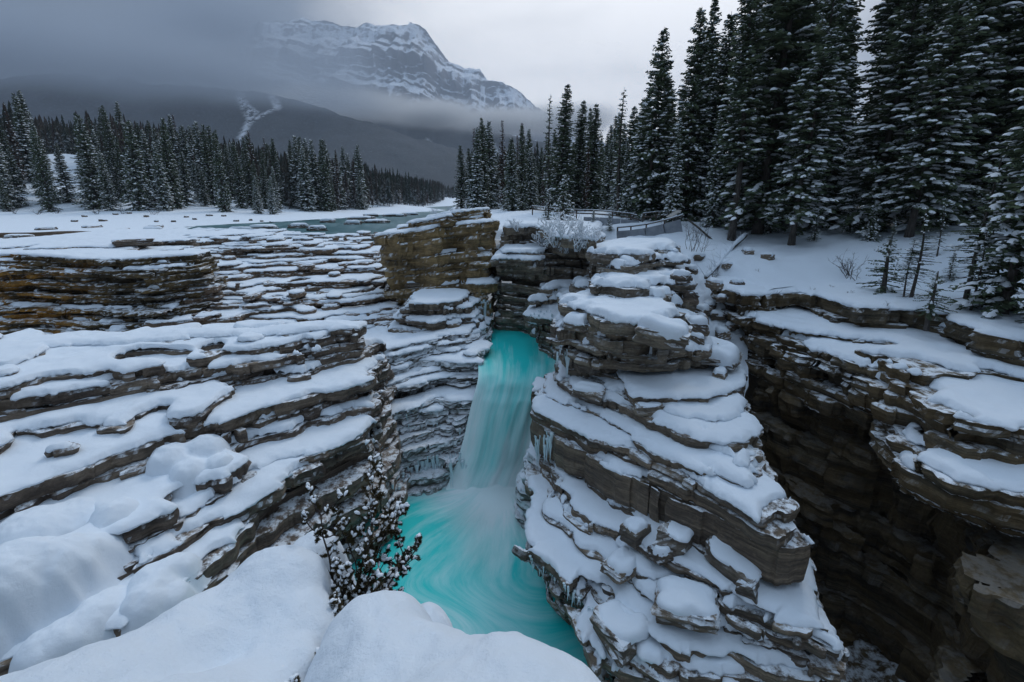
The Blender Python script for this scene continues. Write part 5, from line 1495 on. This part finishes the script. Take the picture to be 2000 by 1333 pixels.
mb = MB(); mb.tube([a, (a + b) / 2 + [0, 0, .05], b], [0.07, 0.08, 0.07], 7)
tag(mb.obj('leaning_pole', BARK, None, True), label='thin brown pole leaning down from the end of the concrete wall', cat='pole')

# viewpoint: concrete parapet with timber rail, wooden railing behind, information board
_t = NT('concrete'); _n = _t.noise(_t.pos(), 1.6, 5, 0.6)
CONC = _t.set(Base_Color=_t.ramp(_n, [(0.3, (0.20, 0.22, 0.25)), (0.7, (0.34, 0.36, 0.39))]), Roughness=0.9)
_t = NT('weathered_timber'); _n = _t.noise(_t.pos((1, 1, 8)), 2.0, 4, 0.6)
TIMB = _t.set(Base_Color=_t.ramp(_n, [(0.3, (0.06, 0.045, 0.035)), (0.7, (0.13, 0.10, 0.08))]), Roughness=0.85)
def parapet(name, pts, label, hwall, cat, mat, rail=True):
    p0 = PY(*pts[0])
    root = empty(name, p0, label=label, cat=cat)
    for (q0, q1) in zip(pts[:-1], pts[1:]):
        A_ = np.array(PY(*q0)) - p0; B_ = np.array(PY(*q1)) - p0
        d = B_ - A_; Lh = math.hypot(d[0], d[1]); rz = math.atan2(d[1], d[0]); tl = math.atan2(d[2], Lh)
        c = (A_ + B_) / 2
        if hwall > 0:
            mb = MB(); mb.box(c - [0, 0, hwall / 2 - 0.0], (Lh - 0.02, 0.22, hwall), rz, tl); mb.obj('wall_panel', mat, root)
        if rail:
            mb = MB(); mb.box(c + [0, 0, 0.30], (Lh + 0.05, 0.16, 0.09), rz, tl); mb.obj('rail', TIMB, root)
            mb = MB(); mb.box(c + [0, 0, 0.37], (Lh + 0.05, 0.15, 0.06), rz, tl); mb.obj('snow_strip', SNOW, root)
            if hwall <= 0:
                mb = MB(); mb.box(c + [0, 0, -0.05], (Lh + 0.02, 0.05, 0.13), rz, tl); mb.obj('rail', TIMB, root)
            mb = MB(); mb.box(A_ + [0, 0, 0.02 if hwall > 0 else -0.22], (0.10, 0.10, 0.62 if hwall > 0 else 1.1), rz); mb.obj('post', TIMB, root)
    return root
parapet('concrete_parapet', [(1206, 452, 39.5), (1232, 450, 38.8), (1262, 446, 38.2), (1298, 438, 38.0), (1332, 428, 38.2)], 'curved concrete parapet with snowy timber top rail at the viewpoint', 1.05, 'wall', CONC)
parapet('concrete_retaining_wall', [(1140, 424, 45.5), (1170, 425, 45), (1212, 428, 44.5), (1248, 432, 44)], 'lower concrete wall section behind the frosted shrubs', 0.95, 'wall', CONC, rail=False)
parapet('wooden_railing', [(1040, 408, 56), (1066, 411, 54), (1096, 414, 52), (1126, 416, 50), (1160, 417, 48.5), (1196, 420, 47), (1232, 424, 46), (1252, 430, 45)], 'brown wooden railing along the snowy path behind the gorge', 0, 'railing', CONC)
parapet('timber_handrail', [(1256, 424, 44), (1282, 421, 44), (1306, 420, 44)], 'short timber handrail between the spruces behind the parapet', 0, 'railing', CONC)
p = PY(1316, 420, 38.6)
sg = empty('information_board', (p[0], p[1], p[2] - 0.9), label='slanted information board standing above the concrete parapet', cat='sign')
mb = MB(); mb.box((0, 0, 0.45), (0.09, 0.09, 1.0)); mb.obj('post', TIMB, sg)
mb = MB(); mb.box((0, 0, 0.98), (1.1, 0.7, 0.06), 0.3, 0.5); mb.obj('panel', NT('board_face').set(Base_Color=(0.42, 0.40, 0.36), Roughness=0.6), sg)

# bare and frosted shrubs
def shrub(loc, h, n, seed, mat, label, name='bare_shrub', spread=0.8, group=None, thick=0.012, snow=0.0, fork=3):
    r = np.random.default_rng(seed)
    root = empty(name, loc, label=label, cat='shrub', group=group)
    tw = MB(); sn = MB()
    def grow(p, d, L, rad, lvl):
        q = p + d * L * 0.5 + r.normal(size=3) * 0.05 * L; e_ = p + d * L + r.normal(size=3) * 0.08 * L
        tw.tube([p, q, e_], [rad, rad * .75, rad * .5], 4 if lvl else 5, cap=False)
        if snow > 0 and r.random() < snow:
            sn.tube([q * .6 + p * .4 + [0, 0, rad + .01], q + [0, 0, rad + .018], e_ + [0, 0, rad * .5 + .008]], np.array([.6, 1.0, .5]) * (0.018 + rad) * 1.3, 5)
        if lvl < fork:
            for k in range(r.integers(2, 4)):
                t = r.uniform(0.4, 1.0); b_ = p + (e_ - p) * t
                dd = d + r.normal(size=3) * 0.55; dd[2] += 0.1; dd /= np.linalg.norm(dd)
                grow(b_, dd, L * r.uniform(0.45, 0.75), rad * 0.6, lvl + 1)
    for k in range(n):
        a = r.uniform(0, 6.28); d = np.array([math.cos(a) * spread * r.uniform(.3, 1), math.sin(a) * spread * r.uniform(.3, 1), 1.0]); d /= np.linalg.norm(d)
        grow(np.array([r.normal() * .08 * h, r.normal() * .08 * h, -0.05]), d, h * r.uniform(0.4, 0.6), thick * (0.7 + .5 * r.random()), 0)
    tw.obj('stem', mat, root)
    if sn.n: sn.obj('snow', SNOW_T, root, True)
    return root
def on_right(px, py, Y):
    h_ = hit(px, py)
    if h_ and abs(h_[0].y - Y) < 12: return tuple(h_[0])
    x, y, z = PY(px, py, Y); return (x, y, float(h_right(np.array([x]), np.array([y]))[0]))
shrub(on_right(1662, 545, 25.5), 1.9, 9, 3, TWIG, 'dark bare twiggy bush on the smooth snow slope', spread=1.0, thick=0.02)
shrub(on_right(1352, 490, 36), 2.6, 8, 4, TWIG, 'bare upright saplings between the parapet and the log', spread=0.35, thick=0.016)
shrub(on_right(1370, 500, 35), 2.0, 5, 5, TWIG, 'thin bare twigs beside the top of the fallen log', spread=0.5)
shrub(on_right(1395, 545, 31), 1.2, 6, 6, TWIG, 'low tangled twigs under the fallen log', spread=1.2)
fr = [(1040, 468, 42.5, 1.9), (1062, 480, 41.5, 2.0), (1085, 478, 41, 2.2), (1105, 490, 40, 2.0), (1125, 486, 40, 1.8), (1075, 455, 44, 1.8), (1145, 480, 40, 1.7), (1100, 462, 43, 1.9), (1010, 448, 46, 1.4), (1160, 470, 41, 1.5), (1130, 460, 43, 1.6)]
for k, (px, py, Y, h) in enumerate(fr):
    h_ = hit(px, py)
    x, y, z = h_[0] if h_ else PY(px, py, Y)
    shrub((x, y, z - 0.15), h * 0.85, 10, 20 + k, FROST, 'frost whitened shrub on the ledge below the viewpoint wall', name='frosted_shrub', spread=0.9, group='frosted shrubs', thick=0.03, snow=0.5)
for k, (px, py, Y) in enumerate([(30, 421, 104), (75, 422, 103), (110, 419, 106), (190, 422, 104), (240, 420, 106), (300, 419, 108), (880, 412, 90), (850, 418, 60)]):
    x, y, z = PY(px, py, Y)
    if px < 400: z = float(h_left(np.array([x]), np.array([y]))[0])
    shrub((x, y, z - 0.1), 2.4 if px < 400 else 1.6, 9, 60 + k, TWIG if px < 400 else FROST, 'low brown brush at the edge of the snowy shore' if px < 400 else 'snowy brush on the shoulder of the tan bluff',
          name='brush', spread=1.4, group='brush on the shore' if px < 400 else 'brush on the bluff', thick=0.03, fork=2)
for k, (px, py, Y) in enumerate([(1690, 410, 37), (1640, 425, 37), (1590, 440, 36), (1730, 425, 33), (1850, 440, 29), (1880, 430, 30), (1480, 450, 37), (1505, 455, 36), (1610, 415, 40), (1560, 425, 39), (1780, 415, 34), (1920, 445, 28)]):
    x, y, z = on_right(px, py, Y)
    tree('young', x, y, z - 0.2, 0.45 + 0.1 * (k % 4), label='knee high snow dusted fir on the forest edge', group='low firs at the forest edge', name='young_fir', cat='tree')
for k, (px, py, Y, v_, s_) in enumerate([(1700, 470, 31, 'young', 0.5), (1735, 500, 28, 'thin', 0.30), (1830, 500, 25, 'thin', 0.42), (1660, 455, 33, 'young', 0.6), (1855, 545, 21.5, 'young', 0.3), (1925, 520, 22, 'thin', 0.5), (1590, 470, 33, 'young', 0.4), (1985, 520, 21, 'young', 0.6)]):
    x, y, z = on_right(px, py, Y)
    tree(v_, x, y, z - 0.1, s_, label='snow dusted seedling fir on the open slope' if v_ == 'young' else 'thin half bare seedling on the open slope', group='seedlings on the slope: ' + v_, name='seedling_tree', cat='tree')
for k in range(14):
    px = 1480 + 36 * k; py = 560 + 12 * (k % 4) - (30 if k % 3 == 0 else 0)
    x, y, z = on_right(px, py, np.interp(px, [1480, 1700, 2000], [27.5, 24.5, 18.8]))
    shrub((x, y, z - 0.05), 0.45, 4, 90 + k, TWIG, 'tuft of dark twigs showing through the snow slope', name='twig_tuft', spread=1.1, group='twig tufts on the slope', thick=0.008, fork=1)

# snow loaded shrub at the near edge
def near_shrub():
    base = np.array(PY(668, 1262, 3.15))
    root = empty('snowy_pine_shrub', tuple(base), label='brown needled shrub dusted with snow between the near snow mounds', cat='shrub')
    r = np.random.default_rng(12)
    stem = MB(); nd = []; pads = MB()
    def needles(p0, p1, n, ln):
        d = (p1 - p0); d /= np.linalg.norm(d) + 1e-9
        t = r.random(n)[:, None]; c = p0 + (p1 - p0) * t
        v_ = r.normal(size=(n, 3)); v_ -= (v_ @ d)[:, None] * d; v_ /= np.linalg.norm(v_, axis=1)[:, None]; v_ = v_ * 0.8 + d * 0.7
        tip = c + v_ * ln * r.uniform(.6, 1.2, n)[:, None]
        w = np.cross(v_, r.normal(size=(n, 3))); w /= np.linalg.norm(w, axis=1)[:, None] + 1e-9; w *= 0.0034
        nd.append(np.stack([c - w, c + w, tip], 1))
    def twig(p, d, L, lvl):
        n = 6; pts = [p]
        for k in range(n):
            d = d + r.normal(size=3) * (0.10 + 0.04 * lvl); d[2] += 0.02; d /= np.linalg.norm(d); pts.append(pts[-1] + d * L / n)
        pts = np.array(pts); rad = (0.013, 0.007, 0.0042, 0.003)[lvl]
        stem.tube(pts, np.linspace(rad, rad * .45, n + 1), 5)
        if lvl >= 2:
            k0 = 2 if lvl == 2 else 0
            for k in range(k0, n): needles(pts[k], pts[k + 1], int(16 + 330 * L / n), 0.026)
            for k in range(1, n + 1):
                if r.random() < 0.09:
                    s = r.uniform(0.007, 0.016)
                    q = pts[k] + [0, 0, 0.012]; e_ = (pts[k] - pts[k - 1]); e_ = e_ / np.linalg.norm(e_) * s * 1.9
                    pads.tube([q - e_, q - e_ * .4 + [0, 0, s * .3], q + e_ * .4 + [0, 0, s * .3], q + e_], np.array([.3, 1, 1, .3]) * s, 6)
        if lvl < 3:
            for k in range(1, n + 1):
                for _ in range((2, 2, 1)[lvl]):
                    if r.random() < (0.90, 0.60, 0.40)[lvl]:
                        dd = d * 0.7 + r.normal(size=3) * 0.6; dd[0] += 0.12; dd /= np.linalg.norm(dd)
                        twig(pts[k], dd, (L * r.uniform(0.22, 0.42) * (1.15 - 0.5 * k / n)), lvl + 1)
    tips = [(736, 930, 3.9), (700, 1000, 3.6), (814, 1086, 3.9), (768, 1030, 4.0), (660, 1110, 3.4), (722, 1120, 3.5), (700, 1165, 3.2), (775, 1115, 3.7), (642, 1195, 3.05), (560, 1338, 2.3), (610, 1318, 2.4), (645, 1300, 2.55), (655, 1235, 2.9)]
    for q in tips:
        e_ = np.array(PY(*q)) - base; st = np.zeros(3) if q[1] < 1250 else e_ * 0.55
        twig(st, (e_ - st) / np.linalg.norm(e_ - st), np.linalg.norm(e_ - st), 0)
    stem.obj('stem', TWIG, root)
    N_ = np.concatenate(nd); o = mesh_obj('needles', N_.reshape(-1, 3), np.arange(len(N_) * 3).reshape(-1, 3), NEEDLE_SHRUB, False, root); tag(o, kind='stuff')
    o = pads.obj('snow', SNOW_T, root, True); tag(o, kind='stuff')
    print('shrub', len(N_))
near_shrub()
# ------------------------------------------------------------------ valley, slopes, mountain
vf = sheet('valley_floor', [(-3000, 560), (3000, 400), (3000, 2400), (-3000, 2400)], lambda x, y: np.full(np.shape(x), -4.6) + np.clip(y - 1200, 0, 9e9) * 0.03, 60, SNOW)
tag(vf, kind='structure', label='snowy valley floor beyond the river')

_t = NT('forested_slope')
_a = _t.noise(_t.pos((1, 1, 0.45)), 0.10, 6, 0.75)
_b = _t.noise(_t.pos((1, 1, 0.3)), 0.28, 4, 0.7)
_m = _t.math('ADD', _t.math('MULTIPLY', _a, 0.6), _t.math('MULTIPLY', _b, 0.4))
_at = _t.new('Attribute'); _at.attribute_name = 'open'
_op = _t.xyz(_at.outputs['Vector'])[0]
_base = _t.ramp(_m, [(0.38, (0.010, 0.016, 0.020)), (0.55, (0.030, 0.040, 0.047)), (0.72, (0.18, 0.21, 0.24))])
SLOPE = _t.set(Base_Color=_t.mix(_t.math('MULTIPLY', _op, _t.rng(_t.noise(_t.pos((1, 1, 0.5)), 0.035, 6, 0.75), 0.42, 0.52)), _base, (0.74, 0.79, 0.85)), Roughness=0.9, Normal=_t.bump(_m, 1.0, 9.0))

def wall_terrain(name, prof, x_rng, Y0, depth, mat, nx=260, nt=110, seed=0, amp=60.0, wl=260.0, opens=(), z0=-8.0):
    """a mountainside whose skyline passes through photograph pixels prof at distance Y0 + depth"""
    px = np.array([q[0] for q in prof], float); py = np.array([q[1] for q in prof], float)
    sk = np.array([PY(a, b, Y0 + depth) for a, b in prof])
    xs = np.linspace(*x_rng, nx); zr = np.interp(xs, sk[:, 0], sk[:, 2])
    t = np.linspace(0, 1, nt)
    X = np.broadcast_to(xs[None, :], (nt, nx)).copy()
    Yb = Y0 + depth * t[:, None] + 0 * X
    Z = z0 + (zr[None, :] - z0) * (t[:, None] ** 1.25)
    gul = fbm2(X / wl, t[:, None] * 1.5 + 0 * X, seed, 4)
    Yb = Yb + amp * gul * np.sin(np.pi * np.clip(t, 0, 1))[:, None] * 2
    Z = Z + amp * 0.25 * fbm2(X / (wl * .35), t[:, None] * 5 + 0 * X, seed + 7, 4) * t[:, None]
    i = np.arange(nt - 1)[:, None] * nx; k = np.arange(nx - 1)[None, :]
    f = np.stack([i + k, i + k + 1, i + nx + k + 1, i + nx + k], -1).reshape(-1, 4)
    # rear side so that the hill has depth
    V = np.stack([X, Yb, Z], -1).reshape(-1, 3)
    back = np.stack([xs, np.full(nx, Y0 + depth * 1.8), np.full(nx, z0)], -1)
    fb = np.stack([(nt - 1) * nx + np.arange(nx - 1), (nt - 1) * nx + np.arange(1, nx), nt * nx + np.arange(1, nx), nt * nx + np.arange(nx - 1)], -1)
    o = mesh_obj(name, np.vstack([V, back]), np.vstack([f, fb]), mat, True)
    op = np.zeros((nt * nx + nx, 3), np.float32)
    # project to photograph to place the avalanche tracks
    vx, vy, vz = V[:, 0], V[:, 1], V[:, 2]
    cy_ = vy * CP - vz * SP; cz_ = vy * SP + vz * CP
    ppx = CX + FPX * vx / cy_; ppy = CY - FPX * cz_ / cy_
    for (x1, y1, x2, y2, w) in opens:
        ex, ey = x2 - x1, y2 - y1; tt = np.clip(((ppx - x1) * ex + (ppy - y1) * ey) / (ex * ex + ey * ey), 0, 1)
        d = np.hypot(ppx - x1 - tt * ex, ppy - y1 - tt * ey)
        op[:nt * nx, 0] = np.maximum(op[:nt * nx, 0], np.clip(1.6 - d / w, 0, 1))
    a = o.data.attributes.new('open', 'FLOAT_VECTOR', 'POINT'); a.data.foreach_set('vector', op.ravel())
    return o
s1 = wall_terrain('left_forested_slope', [(-900, 190), (-300, 165), (0, 152), (100, 142), (180, 150), (300, 165), (420, 172), (520, 185), (600, 205), (700, 235), (800, 265), (890, 292), (980, 320), (1060, 345), (1300, 380)],
                  (-2800, 700), 1100, 1000, SLOPE, seed=5, nx=320, opens=[(470, 190, 490, 232, 7), (490, 232, 466, 280, 5), (530, 186, 542, 208, 6), (542, 208, 494, 236, 2.5), (478, 205, 500, 220, 4)])
tag(s1, kind='structure', label='dark forested mountainside with pale avalanche tracks on the left')
s2 = wall_terrain('back_forested_slope', [(300, 320), (420, 260), (500, 222), (570, 200), (660, 190), (760, 200), (850, 225), (940, 250), (1050, 275), (1160, 300), (1300, 330), (1700, 350)],
                  (-2300, 2600), 1900, 1200, SLOPE, seed=15, nx=320, opens=[(835, 275, 842, 300, 4), (948, 270, 965, 300, 8)])
tag(s2, kind='structure', label='paler forested mountainside below the rocky peak')

_t = NT('mountain_rock_snow')
_nz = _t.xyz(_t.geo.outputs['Normal'])[2]
_a = _t.noise(_t.pos((1, 1, 2.5)), 0.006, 7, 0.7, 0.4)
_ch = _t.noise(_t.pos((1, 0.6, 0.16)), 0.013, 5, 0.65)
_s = _t.rng(_t.math('ADD', _nz, _t.math('ADD', _t.math('MULTIPLY_ADD', _a, 1.5, -0.75), _t.math('MULTIPLY_ADD', _ch, 1.2, -0.6))), 0.30, 0.55)
_str = _t.noise(_t.pos((0.15, 0.15, 3.0)), 0.012, 5, 0.65)
_rk = _t.ramp(_str, [(0.35, (0.045, 0.042, 0.048)), (0.6, (0.14, 0.125, 0.125))])
MOUNT = _t.set(Base_Color=_t.mix(_s, _rk, (0.82, 0.86, 0.92)), Roughness=0.9, Normal=_t.bump(_a, 0.8, 40.0))
def mountain():
    Yr = 7200.0; Y0 = 5200.0
    prof = [(-200, 300), (150, 210), (300, 140), (385, 92), (430, 62), (500, 45), (560, 40), (585, 28), (610, 32), (650, 48), (690, 52), (705, 44), (740, 42), (765, 36), (800, 38), (830, 55), (850, 85), (870, 105),
            (905, 122), (935, 125), (950, 148), (985, 162), (1020, 176), (1060, 205), (1120, 240), (1250, 300), (1500, 350)]
    sk = np.array([PY(a, b, Yr) for a, b in prof])
    nx, nt = 620, 300
    xs = np.linspace(-8500, 4200, nx); zr = np.interp(xs, sk[:, 0], sk[:, 2])
    zr = zr + 40 * fbm2(xs / 160, xs * 0 + 2.2, 3, 4) * np.clip(zr / 1500, 0, 1)
    t = np.linspace(0, 1, nt)
    Z = (zr[None, :]) * t[:, None]
    X = np.broadcast_to(xs[None, :], Z.shape).copy()
    # cliffs and ledges follow the bedding
    zz = np.linspace(0, 2700, 400)
    hard = np.sin(zz / 24.0 + 1.8 * np.sin(zz / 130.0)) + 0.9 * np.sin(zz / 88.0 + 1.0)
    run = np.where(hard > -0.15, 0.22, 2.0); run = np.where(zz > 800, run, 1.4)
    cum = np.concatenate([[0], np.cumsum(run[:-1] * np.diff(zz))])
    zq = Z + 170 * fbm2(X / 420, Z / 600, 9, 5) + 0.10 * (X + 2000) * (X > -2000)
    Yv = np.interp(zq, zz, cum)
    top = np.interp(zr, zz, cum)
    Yv = Yr - (top[None, :] - Yv)
    # buttresses and gullies on the face
    rid = 1 - np.abs(fbm2(X / 330 + 0.15 * Z / 300, Z / 1600, 14, 3)) * 2
    rid2 = 1 - np.abs(noise2(X / 95 - Z / 700, Z / 900, 18))
    tri = np.abs(((X / 190 + 0.25 * noise2(X / 400, Z / 400, 41)) % 1.0) - 0.5) * 2
    zone = np.exp(-((Z - (zr[None, :] - 420)) / 200) ** 2)
    Yv = Yv - 210 * tri * zone * np.clip((X + 2000) / 800, 0, 1)
    Yv = Yv - (230 * rid + 90 * rid2) * np.clip((zr[None, :] - Z) / 350, 0.05, 1) + 60
    Z = Z + 14 * fbm2(X / 70, Z / 50, 23, 3)
    V = np.stack([X, Yv, Z], -1).reshape(-1, 3)
    i = np.arange(nt - 1)[:, None] * nx; k = np.arange(nx - 1)[None, :]
    f = np.stack([i + k, i + k + 1, i + nx + k + 1, i + nx + k], -1).reshape(-1, 4)
    back = np.stack([xs, np.full(nx, Yr + 2600), np.zeros(nx)], -1)
    fb = np.stack([(nt - 1) * nx + np.arange(nx - 1), (nt - 1) * nx + np.arange(1, nx), nt * nx + np.arange(1, nx), nt * nx + np.arange(nx - 1)], -1)
    o = mesh_obj('mountain', np.vstack([V, back]), np.vstack([f, fb]), MOUNT, False)
    tag(o, kind='structure', label='snow streaked rocky mountain half hidden in low cloud')
mountain()

# ------------------------------------------------------------------ low cloud and haze
def cloud(name, label, blobs, dens, nscale, color=(0.75, 0.79, 0.86), step=None, seed=0.0, contrast=0.5):
    """one closed box of cloud; blobs = (px, py, Y, rx, ry, rz, weight) give soft ellipsoids of vapour"""
    wts = [q[6] if len(q) > 6 else 1.0 for q in blobs]
    cs = [(PY(*q[:3]), q[3:6]) for q in blobs]
    lo_ = np.min([np.array(c) - np.array(r) for c, r in cs], axis=0); hi_ = np.max([np.array(c) + np.array(r) for c, r in cs], axis=0)
    mb = MB(); mb.box((lo_ + hi_) / 2, hi_ - lo_)
    m = bpy.data.materials.new(name); m.use_nodes = True
    nt_ = m.node_tree; N, L = nt_.nodes, nt_.links
    N.remove(N['Principled BSDF'])
    pv = N.new('ShaderNodeVolumePrincipled'); pv.inputs['Color'].default_value = (*color, 1); pv.inputs['Anisotropy'].default_value = 0.25
    geo = N.new('ShaderNodeNewGeometry')
    acc = None
    for (c, r), wt in zip(cs, wts):
        mp = N.new('ShaderNodeMapping'); mp.vector_type = 'POINT'
        mp.inputs['Scale'].default_value = (1 / r[0], 1 / r[1], 1 / r[2]); mp.inputs['Location'].default_value = (-c[0] / r[0], -c[1] / r[1], -c[2] / r[2])
        L.new(geo.outputs['Position'], mp.inputs['Vector'])
        ln = N.new('ShaderNodeVectorMath'); ln.operation = 'LENGTH'; L.new(mp.outputs[0], ln.inputs[0])
        mr = N.new('ShaderNodeMapRange'); mr.interpolation_type = 'SMOOTHSTEP'
        mr.inputs['From Min'].default_value = 1.0; mr.inputs['From Max'].default_value = 0.0; mr.inputs['To Max'].default_value = wt
        L.new(ln.outputs['Value'], mr.inputs['Value'])
        if acc is None: acc = mr.outputs[0]
        else:
            a = N.new('ShaderNodeMath'); a.operation = 'MAXIMUM'; L.new(acc, a.inputs[0]); L.new(mr.outputs[0], a.inputs[1]); acc = a.outputs[0]
    nm = N.new('ShaderNodeMapping'); nm.inputs['Scale'].default_value = (nscale, nscale, nscale * 1.8); nm.inputs['Location'].default_value = (seed, seed, seed)
    L.new(geo.outputs['Position'], nm.inputs['Vector'])
    nz = N.new('ShaderNodeTexNoise'); nz.inputs['Scale'].default_value = 1.0; nz.inputs['Detail'].default_value = 3.0; nz.inputs['Roughness'].default_value = 0.55
    L.new(nm.outputs[0], nz.inputs['Vector'])
    q = N.new('ShaderNodeMath'); q.operation = 'MULTIPLY_ADD'; q.inputs[1].default_value = contrast * 2; q.inputs[2].default_value = -contrast
    L.new(nz.outputs['Fac'], q.inputs[0])
    s_ = N.new('ShaderNodeMath'); s_.operation = 'ADD'; L.new(acc, s_.inputs[0]); L.new(q.outputs[0], s_.inputs[1])
    gt = N.new('ShaderNodeMath'); gt.operation = 'MULTIPLY'; gt.use_clamp = True; L.new(s_.outputs[0], gt.inputs[0]); L.new(acc, gt.inputs[1])
    d = N.new('ShaderNodeMath'); d.operation = 'MULTIPLY'; d.inputs[1].default_value = dens; L.new(gt.outputs[0], d.inputs[0])
    L.new(d.outputs[0], pv.inputs['Density'])
    L.new(pv.outputs[0], N['Material Output'].inputs['Volume'])
    o = mb.obj(name, m)
    return tag(o, kind='stuff', label=label)
cloud('low_cloud', 'grey cloud bank swallowing the left hillside and the left shoulder of the mountain', [
    (-250, 95, 1900, 1100, 650, 300), (80, 105, 1850, 800, 650, 210), (300, 135, 1800, 700, 600, 190), (470, 160, 1850, 560, 560, 150), (620, 190, 2000, 450, 500, 120, 0.9), (420, 60, 3400, 1300, 900, 520, 0.66), (600, 110, 3600, 950, 800, 460, 0.58)],
    0.0085, 0.0016, seed=3.0, color=(0.58, 0.65, 0.74))
cloud('cloud_wisp', 'pale wisps of cloud drifting across the foot of the rocky peak', [
    (560, 205, 2400, 450, 400, 120, 0.9), (700, 212, 2700, 520, 450, 120), (840, 226, 2800, 520, 450, 105), (970, 240, 2900, 520, 450, 115), (1100, 238, 3000, 560, 450, 150, 0.8)], 0.030, 0.0030, seed=9.0, color=(0.97, 0.975, 0.98), contrast=0.7)

mb = MB(); mb.box((0, 4200, 1240), (15000, 8600 + 3400, 2530 + 0))
hz = bpy.data.materials.new('haze'); hz.use_nodes = True
hz.node_tree.nodes.remove(hz.node_tree.nodes['Principled BSDF'])
pv = hz.node_tree.nodes.new('ShaderNodeVolumePrincipled'); pv.inputs['Color'].default_value = (0.72, 0.80, 0.92, 1); pv.inputs['Density'].default_value = 0.00011
hz.node_tree.links.new(pv.outputs[0], hz.node_tree.nodes['Material Output'].inputs['Volume'])
tag(mb.obj('haze', hz), kind='stuff', label='thin cold haze filling the valley')

# spray over the foot of the falls
cloud('spray_mist', 'soft white spray hanging over the foot of the falls', [
    (955, 955, 26.0, 3.2, 2.6, 2.6), (930, 1010, 23.5, 3.4, 3.0, 1.6), (985, 880, 26.6, 1.6, 1.4, 2.6), (1000, 930, 25.0, 1.8, 1.6, 2.2, 0.8), (915, 880, 27.0, 1.2, 1.2, 2.2, 0.5), (935, 1060, 21.0, 2.6, 3.2, 1.3, 0.7)], 0.52, 0.5, seed=1.5, color=(0.92, 0.95, 0.97), contrast=0.35)
